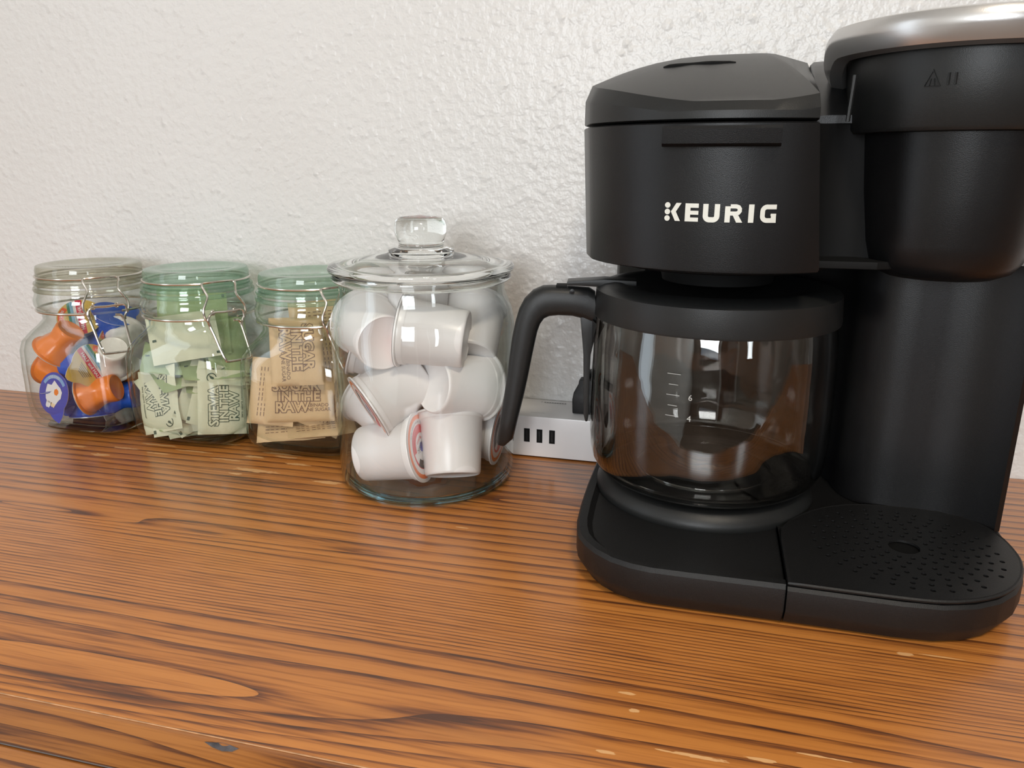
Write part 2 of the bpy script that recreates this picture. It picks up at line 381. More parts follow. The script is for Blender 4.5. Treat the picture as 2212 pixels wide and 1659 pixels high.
# ------------------------------------------------------------------ the room
ZF, ZC = -0.85, 1.62
XL, XR, YF = -1.0, 3.0, -3.6
def struct(mb, name, mat, parent=None, **k):
    o = mb.build(name, mat, parent, **k)
    if not parent: tag(o, kind='structure')
    return o
struct(MB().box((XL-.1, 0, ZF), (XR+.1, .1, ZC)), 'wall_back', M['wall'], smooth=None)
struct(MB().box((XL-.1, YF-.1, ZF-.05), (XR+.1, .1, ZF)), 'floor', M['floor'], smooth=None)
struct(MB().box((XL-.1, YF-.1, ZC), (XR+.1, .1, ZC+.05)), 'ceiling', M['ceiling'], smooth=None)
struct(MB().box((XR, YF, ZF), (XR+.1, 0, ZC)), 'wall_right', M['room_white'], smooth=None)
# left wall with a window hole
mb = MB(); wy0, wy1, wz0, wz1 = -0.855, -0.585, -0.33, 1.03
mb.box((XL-.1, YF, ZF), (XL, wy0, ZC)); mb.box((XL-.1, wy1, ZF), (XL, 0, ZC))
mb.box((XL-.1, wy0, ZF), (XL, wy1, wz0)); mb.box((XL-.1, wy0, wz1), (XL, wy1, ZC)); struct(mb, 'wall_left', M['ceiling'], smooth=None)
# front wall with two window holes
mb = MB(); holes = [(-0.6, 0.4), (2.08, 2.42)]; x = XL
for a, b in holes:
    mb.box((x, YF-.1, ZF), (a, YF, ZC)); mb.box((a, YF-.1, ZF), (b, YF, -0.1)); mb.box((a, YF-.1, 1.2), (b, YF, ZC)); x = b
mb.box((x, YF-.1, ZF), (XR, YF, ZC)); struct(mb, 'wall_front', M['room_white'], smooth=None)
def window(name, mk):
    e = empty(name); tag(e, kind='structure')
    mk(e); return e
def wl(e):
    mb = MB(); t = .04
    mb.box((XL-.02, wy0-t, wz0-t), (XL+.02, wy0, wz1+t)); mb.box((XL-.02, wy1, wz0-t), (XL+.02, wy1+t, wz1+t))
    mb.box((XL-.02, wy0, wz1), (XL+.02, wy1, wz1+t)); mb.box((XL-.02, wy0, wz0-t), (XL+.03, wy1, wz0)); mb.build('window_frame', M['frame_white'], e, bevel=.004)
    mb = MB(); mb.box((XL-.05, wy0, .60), (XL-.02, wy1, .62)); mb.build('mullion', M['frame_white'], e)
window('window_1', wl)
def wf(a, b):
    def f(e):
        mb = MB(); t = .05
        mb.box((a-t, YF-.02, -.1-t), (a, YF+.02, 1.2+t)); mb.box((b, YF-.02, -.1-t), (b+t, YF+.02, 1.2+t))
        mb.box((a, YF-.02, 1.2), (b, YF+.02, 1.2+t)); mb.box((a, YF-.02, -.1-t), (b, YF+.03, -.1)); mb.build('window_frame', M['door_wood'], e, bevel=.004)
    return f
window('window_2', wf(-0.6, 0.4)); window('window_3', wf(2.08, 2.42))
# wooden door behind the photographer
e = empty('door_1'); tag(e, kind='structure')
MB().box((0.55, YF, ZF), (1.45, YF+.04, 1.2)).build('door_panel', M['door_wood'], e, bevel=.003)
mb = MB(); mb.box((.47, YF, ZF), (.55, YF+.06, 1.28)); mb.box((1.45, YF, ZF), (1.53, YF+.06, 1.28)); mb.box((.47, YF, 1.2), (1.53, YF+.06, 1.28)); mb.build('door_frame', M['frame_white'], e, bevel=.003)
MB().lathe([(0.0, 0), (.012, 0), (.012, .03), (.028, .04), (.028, .06), (0, .068)], 20).build('door_handle', M['steel'], e).matrix_local = Matrix.Translation((1.36, YF+.04, .15)) @ Matrix.Rotation(-PI/2, 4, 'X')

# ------------------------------------------------------------------ sideboard
sb = empty('sideboard', (0, 0, ZF)); tag(sb, 'orange-brown stained oak sideboard with worn, scratched top against the white wall', 'sideboard')
def sbp(mb, name, mat, **k):
    o = mb.build(name, mat, sb, **k); o.location = (0, 0, -ZF); return o
TX0, TX1 = -0.955, 0.85
sbp(MB().box((TX0, -.3990, -.0265), (TX1, -.0005, 0)), 'tabletop', M['wood'], bevel=.0004)
sbp(MB().box((TX0, -.4018, -.0265), (TX1, -.3991, -.0002)), 'shaded_front_edge', M['wood_shaded'], bevel=.0008)  # front face as its own strip, its shade painted by the darker tone
sbp(MB().tube([(TX0, -.3991, -.0002), (TX1, -.3991, -.0002)], .00035, 6), 'worn_lit_edge', M['worn'])  # pale line: worn edge plus its bright light, painted as colour
sbp(MB().box((TX0+.004, -.3995, -.0295), (TX1-.004, -.002, -.0270)), 'trim_strip', plain('grey_worn_groove', (.16, .14, .13), .6))
sbp(MB().box((TX0+.002, -.4005, -.115), (TX1-.002, -.379, -.0300)), 'front_rail', M['wood_shaded'], bevel=.002)
sbp(MB().box((TX0+.02, -.378, ZF+.06), (TX1-.02, -.004, -.0300)), 'carcass', M['wood_shaded'], bevel=.002)
for i in range(3):
    x0 = TX0+.04+i*.58; dr = sbp(MB().box((x0, -.398, ZF+.10), (x0+.56, -.379, -.13)), 'cabinet_door', M['wood_shaded'], bevel=.004)
    kn = MB().lathe([(0, 0), (.006, 0), (.006, .012), (.014, .018), (.013, .026), (0, .029)], 20).build('knob', M['steel'], dr)
    kn.matrix_local = Matrix.Translation((x0+.52, -.398, -.35)) @ Matrix.Rotation(PI/2, 4, 'X')
for px, py in ((TX0+.03, -.37), (TX1-.08, -.37), (TX0+.03, -.06), (TX1-.08, -.06)):
    sbp(MB().box((px, py, ZF), (px+.05, py+.05, ZF+.06)), 'foot', M['wood_shaded'], bevel=.003)
# splintered chip in the front edge
mb = MB(); cx = -.186
ring = [(cx+dx*.8, -.4020+dy, dz*.8-.0004) for dx, dy, dz in ((-.011, 0, -.0006), (-.006, 0, .0002), (0, .0008, .0003), (.005, .0004, .0002), (.010, 0, -.0004), (.006, -.0004, -.0028), (0, -.0006, -.0036), (-.006, -.0004, -.0026))]
mb.add(ring+[(cx, -.4019, -.0014)], [(i, (i+1) % 8, 8) for i in range(8)])
sbp(mb, 'chip', plain('grey_splinter', (.09, .08, .085), .8, bump=1.0, bscale=1500, vary=.6))

# ------------------------------------------------------------------ clip-top jars
LIDZ = 0.149
def clip_jar(name, cx, cy, label, tint, lidmat, latch_deg, swing, gasket=True):
    root = empty(name, (cx, cy, 0.0)); tag(root, label, 'jar', 'clip-top storage jars by the wall')
    A, RC = 0.0525, 0.021                      # half side of the body, corner radius
    def sec(z, k, half, rad):                  # k 0 = circle of radius rad, 1 = rounded square
        out = []
        for i in range(96):
            a = 2*PI*i/96; c, s = math.cos(a), math.sin(a)
            n = 2+3.2*k; sq = half/((abs(c)**n+abs(s)**n)**(1/n))
            r = rad*(1-k)+sq*k; out.append((r*c, r*s, z))
        return out
    def shell(d, z0):
        rows = [(z0, .80, A-.020), (z0+.0012, .85, A-.0135), (z0+.004, .92, A-.0075), (z0+.009, 1, A-.0030), (z0+.016, 1, A-.0008), (.030, 1, A), (.060, 1, A), (.076, 1, A-.0006),
                (.084, .95, A-.0022), (.091, .8, A-.0060), (.097, .55, A-.0095), (.102, .25, A-.011), (.1055, 0, .0425), (.1085, 0, .0418), (.110, 0, .0440), (.112, 0, .0466), (.1155, 0, .0478), (.120, 0, .0478), (.1235, 0, .0462), (.126, 0, .0458),
                (.1275, 0, .0462), (.1295, 0, .0448), (.131, 0, .0442), (.1335, 0, .0445), (.135, 0, .0440)]
        rings = []
        for z, k, h in rows:
            kk = k; rings.append(sec(z, kk, max(h-d, .005), max(h-d, .005)))
        return rings
    mb = MB(); mb.loft(shell(0, .0), cap0=True, cap1=False)
    inn = shell(.0026, .0055); mb.loft(inn, cap0=True, cap1=False)
    n = 96; o0 = [p for p in shell(0, 0)[-1]]; i0 = inn[-1]
    mb.add(o0+i0, [(k, (k+1) % n, n+(k+1) % n, n+k) for k in range(n)])
    mb.build('jar_body', tint, root, smooth=60)
    # thick foot of solid glass
    b = MB(); b.loft([sec(z, k, h, h) for z, k, h in ((.0006, .8, A-.021), (.0016, .86, A-.0145), (.0038, .92, A-.0090), (.0050, .92, A-.0090), (.0052, .86, A-.0140))])
    b.build('jar_base', M['base_glass'], root, smooth=60)
    # neck rings of solid glass
    for r, z, t in ((.0462, .1285, .0016), (.0452, .1335, .0012)):
        rg = MB().lathe([(r-.0030, z-t), (r, z-t), (r+.0006, z), (r, z+t), (r-.0030, z+t), (r-.0030, z-t)], 72)
        rg.build('neck_ring', lidmat, root, smooth=60)
    MB().lathe([(.0385, .1352), (.0432, .1352), (.0436, .1362), (.0432, .1374), (.0385, .1374), (.0385, .1352)], 72).build('gasket', lidmat, root)
    lid = MB().lathe([(0, .1385), (.034, .1385), (.0355, .1378), (.0420, .1378), (.0432, .1388), (.0426, .1400), (.0430, .1415), (.0430, .1450), (.0420, LIDZ-.0006), (.0400, LIDZ), (.0330, LIDZ), (.0300, LIDZ-.0012), (0, LIDZ-.0012)], 72).build('lid', lidmat, root, smooth=40)
    # wires
    R1, R2 = .0436, .0486
    ring = lambda r, z, a0=0, a1=360, n=72: [(r*math.cos(math.radians(a0+(a1-a0)*i/n)), r*math.sin(math.radians(a0+(a1-a0)*i/n)), z) for i in range(n+1)]
    MB().tube(ring(R2-.0022, .1105, latch_deg+17, latch_deg+343), .0011).build('neck_wire', M['steel'], root)
    MB().tube(ring(R1, .1398, latch_deg+17, latch_deg+343), .0010).build('lid_wire', M['steel'], root)
    ca, sa = math.cos(math.radians(latch_deg)), math.sin(math.radians(latch_deg))
    def lp(t, r, z): return (r*ca - t*sa, r*sa + t*ca, z)       # t sideways, r outwards
    up = [lp(-.0125, .0425, .1402), lp(-.0140, .0445, .1385), lp(-.0128, .0468, .1340), lp(-.0122, .0490, .1300), lp(-.0150, .0508, .1250), lp(-.0175, .0516, .1200), lp(-.0172, .0520, .1140), lp(-.0140, .0520, .1080), lp(-.0135, .0515, .1040)]
    upm = [(p[0], p[1], p[2]) for p in [lp(.0125, .0425, .1402), lp(.0140, .0445, .1385), lp(.0128, .0468, .1340), lp(.0122, .0490, .1300), lp(.0150, .0508, .1250), lp(.0175, .0516, .1200), lp(.0172, .0520, .1140), lp(.0140, .0520, .1080), lp(.0135, .0515, .1040)]]
    top = [lp(-.0125, .0425, .1402), lp(-.006, .0440, .1408), lp(.006, .0440, .1408), lp(.0125, .0425, .1402)]
    path = smooth_path(list(reversed(up))+top[1:3]+upm, 4)
    MB().tube(path, .0010).build('latch_bail', M['steel'], root)
    s0 = swing
    lev = [lp(.006, .0525, .1090), lp(.0100, .0530, .1085), lp(.0120, .0535, .1050), lp(.0130, .0535+s0*.3, .0960), lp(.0138, .0535+s0*.7, .0850), lp(.0136, .0535+s0, .0795), lp(.0110, .0535+s0, .0775),
           lp(-.0060, .0535+s0, .0775), lp(-.0085, .0535+s0, .0795), lp(-.0105, .0535+s0*.7, .0870), lp(-.0125, .0535+s0*.3, .0980), lp(-.0140, .0530, .1060), lp(-.0150, .0528, .1110), lp(-.0135, .0525, .1150), lp(-.0090, .0515, .1170), lp(.0, .0510, .1165), lp(.0090, .0515, .1170), lp(.0150, .0522, .1165), lp(.0160, .0525, .1100)]
    MB().tube(smooth_path(lev, 4), .0011).build('latch_lever', M['steel'], root)
    for t in (-.010, .0085):
        mb = MB(); c = [lp(t+.0016*math.cos(a), .0512, .1168+.0016*math.sin(a)) for a in [2*PI*i/10 for i in range(10)]]
        mb.tube(c, .0007, 6, closed=True); mb.build('hinge_loop', M['steel'], root)
    return root

J0, J1, J2 = (-.541, -.0555), (-.4305, -.0555), (-.3205, -.0550)
def latch(j, off):                       # latch faces a little right of the line to the camera
    return math.degrees(math.atan2(CAM.y-j[1], CAM.x-j[0]))+off
clip_jar('storage_jar', *J0, 'leftmost clip-top glass jar, holding blue, orange and white coffee creamer tubs', M['jar_glass'], M['lid_olive'], latch(J0, 9), .006)
clip_jar('storage_jar', *J1, 'clip-top glass jar filled with pale green sweetener packets', M['jar_green'], M['lid_greenish'], latch(J1, 21), .010)
clip_jar('storage_jar', *J2, 'clip-top glass jar of tan sugar packets, half hidden behind the big jar', M['jar_green'], M['lid_greenish'], latch(J2, 25), .010)

# ------------------------------------------------------------------ big lidded jar
JB = (-.204, -.1035)
root = empty('cookie_jar', (*JB, 0)); tag(root, 'largest round glass jar with knobbed glass lid, full of white coffee pods', 'jar')
mb = MB()
outer = [(0, 0), (.058, 0), (.0625, .0012), (.0655, .0045), (.0668, .010), (.0676, .030), (.0680, .070), (.0682, .110), (.0676, .124), (.0655, .134), (.0625, .141), (.0605, .146), (.0602, .153)]
inner = [(0, .0055), (.0575, .0055), (.0618, .008), (.0640, .014), (.0650, .030), (.0655, .070), (.0657, .110), (.0651, .123), (.0630, .132), (.0600, .139), (.0582, .145), (.0580, .153)]
mb.lathe(outer[1:]+list(reversed(inner[1:])), 96, cap0=True, cap1=True)
mb.build('jar_body', M['big_glass'], root, smooth=60)
MB().lathe([(.0585, .0006), (.0620, .0016), (.0646, .0046), (.0638, .0060), (.0600, .0052), (.0565, .0045), (.0565, .0006), (.0585, .0006)], 96).build('jar_base', M['base_blue'], root, smooth=60)
MB().lathe([(.0578, .1525), (.0605, .1525), (.0640, .1540), (.0655, .1560), (.0650, .1585), (.0630, .1592), (.0580, .1592), (.0578, .1525)], 96).build('jar_rim', M['lid_clear'], root, smooth=50)
lid = MB().lathe([(0, .1700), (.020, .1695), (.040, .1675), (.054, .1632), (.0560, .1602), (.0645, .1596), (.0672, .1612), (.0678, .1634), (.0668, .1652), (.0620, .1662), (.048, .1686), (.034, .1712), (.0255, .1726),
                  (.0235, .1735), (.0238, .1750), (.0215, .1762), (.0165, .1772), (.0160, .1800), (.0172, .1830), (.0186, .1870), (.0188, .1920), (.0176, .1960), (.0150, .1982), (.008, .1990), (0, .1996)], 96).build('lid', M['lid_clear'], root, smooth=70)

# ------------------------------------------------------------------ coffee pods in the big jar
RC_, HC = .0262, .0465
def make_pod():
    r = empty('coffee_pod')
    prof = [(r_*1.068, z_*1.068) for r_, z_ in [(0, .0006), (.0170, .0006), (.0178, 0), (.0186, .0004), (.0190, .0014), (.0192, .0025), (.0216, .0375), (.0222, .0380), (.0226, .0385), (.0228, .0420), (.0245, .0424), (.0247, .0430), (.0245, .0435), (.020, .0435)]]
    MB().lathe(prof[1:], 56, cap0=True).build('cup', M['white'], r, smooth=50)
    z = HC+.0003; mb = MB()
    def ringm(r0, r1, mi, n=56, a0=0, a1=360, zz=z):
        k = max(2, int(n*(a1-a0)/360)); vs = []
        for i in range(k+1):
            a = math.radians(a0+(a1-a0)*i/k); vs += [(r0*math.cos(a), r0*math.sin(a), zz), (r1*math.cos(a), r1*math.sin(a), zz)]
        mb.add(vs, [(2*i, 2*i+1, 2*i+3, 2*i+2) for i in range(k)], mi)
    ringm(.0236, RC_, 0); ringm(.0205, .0236, 1); ringm(.0165, .0205, 0); ringm(.0146, .0165, 2)
    ringm(.0, .0146, 0)
    ringm(.0100, .0160, 3, a0=20, a1=160, zz=z+.0001); ringm(.0104, .0146, 2, a0=-165, a1=-15, zz=z+.0001)
    ringm(.0, .0035, 4, n=20, zz=z+.00012)
    def put(txt, size, fx, mi):
        vs, fs = text2d(txt, size); mb.add([(*fx(x, y), z+.0002) for x, y in vs], fs, mi)
    def arcmap(R, a0): return lambda x, y: ((R+y)*math.cos(math.radians(a0)-x/R), (R+y)*math.sin(math.radians(a0)-x/R))
    put('Classic', .0065, lambda x, y: (x, y-.0012), 3)
    put('Roast', .0042, lambda x, y: (x, y-.0062), 2)
    put('LET\'S MAKE COFFEE', .0022, arcmap(.0128, 90), 0)
    put('Not for individual retail sale', .0020, arcmap(.0186, 90), 3)
    put('Not for individual retail sale', .0020, arcmap(.0186, 270), 3)
    mb.build('foil_lid', [M['foil_white'], M['foil_orange'], M['foil_red'], M['foil_dark'], M['foil_blue']], r, smooth=None)
    return r
pods = [
 # px, py (of the cup's middle), depth towards the camera, axis bottom->lid (right, up, towards), spin, label
 (962, 979, .040, (0.00, 1.0, -.12), 0, 'white coffee pod standing upright at the front on the big jar\'s floor'),
 (808, 984, .026, (.90, .05, .44), 200, 'white coffee pod lying at lower left, orange-ringed lid touching the upright pod'),
 (1052, 968, .012, (.93, -.20, .22), 60, 'white coffee pod lying at lower right, orange lid behind the carafe handle tip'),
 (792, 925, .002, (-.55, .60, -.58), 10, 'white coffee pod tilted at the lower left, behind the front lying pod'),
 (818, 857, .030, (-.84, -.50, .10), 90, 'white coffee pod at middle left, its lid pointing down at the left glass'),
 (1003, 852, .030, (.78, -.02, -.62), 20, 'white coffee pod at middle right, round bottom facing out, above the upright pod'),
 (796, 722, .026, (-.28, .34, -.90), 0, 'white coffee pod at upper left with its round bottom facing out'),
 (946, 733, .028, (-.95, .16, -.16), 0, 'white coffee pod lying at upper centre, lid to the left'),
 (1050, 706, .004, (.10, .82, -.56), 30, 'white coffee pod at upper right, bottom rim facing down behind the handle\'s bend'),
 (893, 628, -.002, (.05, 1.0, -.05), 0, 'topmost white coffee pod, reaching up into the jar neck'),
 (922, 870, -.018, (-.30, -.62, .72), 150, 'coffee pod deep in the middle of the jar, its dark printed lid facing out'),
 (930, 770, -.020, (.62, -.60, .20), 0, 'coffee pod in the middle behind the upper lying pod, orange rim just showing'),
 (990, 645, -.028, (.80, .30, -.30), 0, 'coffee pod at the back just under the jar\'s right shoulder'),
 (780, 660, -.024, (-.80, .30, -.10), 0, 'coffee pod at the back just under the jar\'s left shoulder'),
]
def contain(p, zd):
    for _ in range(12):
        worst = 0; push = Vector((0, 0, 0))
        for s_, rr in ((0, .0205), (HC, RC_)):
            q0 = p+zd*s_; rad = Vector((q0.x-JB[0], q0.y-JB[1], 0)); L = rad.length
            rh = rad/L if L > 1e-6 else Vector((1, 0, 0))
            ex = rr*math.sqrt(max(0, 1-zd.dot(rh)**2)); lim = .0652 if q0.z < .125 else .0646-(q0.z-.125)*.10
            tg = Vector((-rh.y, rh.x, 0)); et = rr*math.sqrt(max(0, 1-zd.dot(tg)**2))
            over = math.hypot(L+ex*.90, et*.30)-lim
            if over > worst: worst = over; push = -rh*over
            low = .0066-(q0.z-rr*math.sqrt(max(0, 1-zd.z**2)))
            if low > 0: p.z += low
            cap = .1600 if L < .03 else .1490
            hi = q0.z+rr*math.sqrt(max(0, 1-zd.z**2))-cap
            if hi > 0: p.z -= hi
        if worst < 1e-5: break
        p += push*.6
def seg_gap(p1, d1, p2, d2):
    best = (9, None); k = (.022, HC-.022)
    for i in range(5):
        for j in range(5):
            a = p1+d1*(k[0]+(k[1]-k[0])*i/4); b = p2+d2*(k[0]+(k[1]-k[0])*j/4); v = a-b
            if v.length < best[0]: best = (v.length, v)
    return best
PP = []
for i, (px, py, dep, ax, spin, lab) in enumerate(pods):
    zd = vdir(px, py, ax); PP.append([near_axis(px, py, *JB, dep)-zd*(HC*.5), zd])
for it in range(40):
    for p, zd in PP: contain(p, zd)
    for i in range(len(PP)):
        for j in range(i+1, len(PP)):
            g, v = seg_gap(*PP[i], *PP[j])
            if g < .0445 and g > 1e-6:
                wi, wj = (.12 if i < 9 else .8), (.12 if j < 9 else .8); e = (.0445-g)*.5/(wi+wj)
                PP[i][0] += v/g*e*wi; PP[j][0] -= v/g*e*wj
proto = None
for i, (px, py, dep, ax, spin, lab) in enumerate(pods):
    if proto is None: o = proto = make_pod()
    else: o = copy_tree(proto)
    tag(o, lab, 'coffee pod', 'white coffee pods in the big jar')
    p, zd = PP[i]; contain(p, zd)
    q = zd.to_track_quat('Z', 'Y').to_matrix().to_4x4() @ Matrix.Rotation(math.radians(spin), 4, 'Z')
    o.matrix_world = Matrix.Translation(p) @ q

# ------------------------------------------------------------------ creamer tubs in the left jar
def make_creamer(cupmat, kind):
    r = empty('creamer_tub')
    n = 40; prof = [(.0100, .0006), (.0112, 0), (.0121, .0006), (.0125, .0022), (.0122, .0060), (.0117, .0110), (.0120, .0150), (.0142, .0200), (.0158, .0240), (.0166, .0275), (.0186, .0283), (.0187, .0290)]
    rings = []
    for i, (rr, z) in enumerate(prof):
        rings.append([((rr*(1+(.035*math.cos(6*2*PI*k/n) if 3 < i < 9 else 0)))*math.cos(2*PI*k/n), (rr*(1+(.035*math.cos(6*2*PI*k/n) if 3 < i < 9 else 0)))*math.sin(2*PI*k/n), z) for k in range(n)])
    MB().loft(rings, cap1=False).build('tub', cupmat, r, smooth=50)
    # foil lid with a pointed pull tab, each print its own colour
    out = []
    for k in range(48):
        a = 2*PI*k/48; tab = math.radians(258) if kind == 'half' else 0; d = ((a-tab+PI) % (2*PI))-PI
        R = .0190+.0085*max(0, 1-abs(d)/.52)**1.0 if abs(d) < .52 else .0190
        out.append((R*math.cos(a), R*math.sin(a)))
    z = .0291; mb = MB()
    mats = [M['foil_back'], M['lid_blue'], M['lid_lightblue'], M['lid_tan'], M['lid_gold'], M['lid_crimson'], M['lid_green'], M['lid_sky'], M['lid_redorange'], M['foil_white'], M['foil_dark'], M['cream_orange'], M['cream_blue']]
    basec = {'picture': 1, 'half': 4, 'blue': 12, 'orange': 11, 'plain': 0}[kind]
    mb.add([(x, y, z) for x, y in out]+[(x, y, z+.0004) for x, y in out], [tuple(range(47, -1, -1))]+[(k, (k+1) % 48, 48+(k+1) % 48, 48+k) for k in range(48)], 0)
    mb.add([(x, y, z+.0004) for x, y in out], [tuple(range(48))], basec)
    def poly(pts, mi, lift): mb.add([(x, y, z+.0004+lift) for x, y in pts], [tuple(range(len(pts)))], mi)
    def ringp(r0, r1, a0, a1, mi, lift, n=16):
        vs = []
        for i in range(n+1):
            a = math.radians(a0+(a1-a0)*i/n); vs += [(r0*math.cos(a), r0*math.sin(a), z+.0004+lift), (r1*math.cos(a), r1*math.sin(a), z+.0004+lift)]
        mb.add(vs, [(2*i, 2*i+1, 2*i+3, 2*i+2) for i in range(n)], mi)
    def put(t, size, fx, mi, lift, bold=0):
        vs, fs = text2d(t, size, bold); mb.add([(*fx(x, y), z+.0004+lift) for x, y in vs], fs, mi)
    if kind == 'picture':
        ringp(.0135, .0168, 100, 215, 2, .0002)
        rn = random.Random(3)
        for c, rr, mi in (((.0, .0), .0098, 9), ((-.002, .001), .006, 3), ((.004, -.006), .0042, 3), ((.0075, -.009), .003, 9), ((.0, .004), .0028, 11), ((.009, -.003), .003, 3)):
            poly([(c[0]+rr*(1+.28*rn.random()*(-1)**k)*math.cos(2*PI*k/14), c[1]+rr*(1+.2*rn.random())*math.sin(2*PI*k/14)) for k in range(14)], mi, .0002+.0001*mi/9)
        put('CREAMER', .0034, lambda x, y: ((.0150+y)*math.cos(math.radians(158)-x/.0150), (.0150+y)*math.sin(math.radians(158)-x/.0150)), 9, .0005)
    if kind == 'half':
        def band(y0, y1, mi, lift):
            xs = lambda y: math.sqrt(max(0, .0188**2-y*y)); poly([(-xs(y0), y0), (xs(y0), y0), (xs((y0+y1)/2), (y0+y1)/2), (xs(y1), y1), (-xs(y1), y1), (-xs((y0+y1)/2), (y0+y1)/2)], mi, lift)
        band(-.0035, .0018, 5, .0001); band(.0018, .0042, 9, .0001); band(.0042, .0068, 7, .0001); band(.0068, .0090, 6, .0001)
        ringp(.0132, .0180, 42, 138, 8, .0002)
        put('HALF and HALF', .0043, lambda x, y: (x, y-.0010), 9, .0003, .00008)
        put('LAND O LAKES', .0030, lambda x, y: ((.0155+y)*math.cos(PI/2-x/.0155), (.0155+y)*math.sin(PI/2-x/.0155)), 9, .0003, .00006)
        put('ULTRA PASTEURIZED', .0012, lambda x, y: (x, y+.0030), 10, .0003)
        for k in range(5): poly([(-.008+.001*k, -.0062-.0016*k), (.008-.001*k, -.0062-.0016*k), (.008-.001*k, -.0067-.0016*k), (-.008+.001*k, -.0067-.0016*k)], 10, .0002)
    mb.build('foil_lid', mats, r, smooth=None)
    return r
protos = {}
creamers = [
 # px, py, depth, bottom->lid axis, spin, cup, lid, label
 (131, 737, .012, (-.55, -.62, -.55), 0, 'cream_orange', 'orange', 'orange creamer tub at upper left of the leftmost jar, bottom facing up and out'),
 (104, 806, -.010, (-.35, .50, -.70), 40, 'cream_orange', 'orange', 'orange creamer tub against the left glass, under the upper orange tub'),
 (166, 792, .022, (.58, -.06, .80), -55, 'cream_blue', 'half', 'blue creamer tub with gold, red and green printed lid facing out'),
 (114, 862, .024, (-.80, .10, .58), -75, 'cream_blue', 'picture', 'creamer tub at lower left with a dark blue picture lid facing out'),
 (150, 856, .000, (-.30, .80, .20), 0, 'cream_blue', 'blue', 'blue creamer tub below the red and gold printed lid, near the jar floor'),
 (216, 846, .032, (-.86, -.12, -.48), 0, 'cream_orange', 'orange', 'orange creamer tub lying at the jar\'s front, bottom facing right'),
 (200, 894, .006, (-.05, -.98, -.10), 90, 'cream_blue', 'blue', 'bright blue creamer tub upside down on the jar floor'),
 (266, 860, .016, (-.82, .05, -.50), -90, 'cream_blue', 'picture', 'blue creamer tub seen edge-on at lower right beside the front orange tub'),
 (244, 770, .024, (-.10, -.50, -.80), 0, 'cream_white', 'plain', 'white creamer tub in the middle of the jar, right of the red and gold lid'),
 (262, 738, .010, (.25, .62, -.70), 0, 'cream_white', 'plain', 'white creamer tub at upper right below the wire latch'),
 (238, 706, -.006, (.30, .78, .52), 40, 'cream_blue', 'blue', 'topmost blue creamer tub, behind the latch lever'),
 (180, 704, -.016, (-.10, .55, .82), 95, 'cream_white', 'half', 'creamer tub with red and gold printed lid at the top behind the others'),
 (292, 826, -.010, (.70, .20, -.40), 0, 'cream_orange', 'orange', 'orange creamer tub at the right glass, next to the green packets'),
 (206, 746, -.012, (.60, -.10, .40), 0, 'cream_blue', 'half', 'blue creamer tub with a gold edge, just left of the white ones'),
 (255, 812, -.016, (.10, .60, -.60), 0, 'cream_blue', 'plain', 'dark blue creamer tub deep inside behind the front orange tub'),
 (190, 850, -.022, (.20, .95, .0), 0, 'cream_blue', 'picture', 'creamer tub at the back of the leftmost jar near its floor'),
]
for px, py, dep, ax, spin, cm, kind, lab in creamers:
    key = (cm, kind)
    if key in protos: o = copy_tree(protos[key])
    else: o = protos[key] = make_creamer(M[cm], kind)
    tag(o, lab, 'creamer tub', 'coffee creamer tubs in the leftmost jar')
    c = near_axis(px, py, *J0, dep); zd = vdir(px, py, ax)
    r, u, f = basis(px, py)
    xa = r*math.cos(math.radians(spin))+u*math.sin(math.radians(spin)); xa = (xa-zd*xa.dot(zd))
    xa = xa.normalized() if xa.length > .05 else zd.orthogonal().normalized(); ya = zd.cross(xa)
    p = c-zd*.0145
    for _ in range(25):
        for s_, rr in ((0, .0125), (.029, .0195)):
            q0 = p+zd*s_
            for axn in (0, 1):
                e = rr*math.sqrt(max(0, 1-zd[axn]**2)); d = q0[axn]-J0[axn]; lim = .0488-e
                if abs(d) > lim: p[axn] -= (abs(d)-lim)*(1 if d > 0 else -1)
            ez = rr*math.sqrt(max(0, 1-zd.z**2))
            if q0.z-ez < .0065: p.z += .0065-(q0.z-ez)
    o.matrix_world = Matrix.Translation(p) @ Matrix((xa, ya, zd)).transposed().to_4x4()

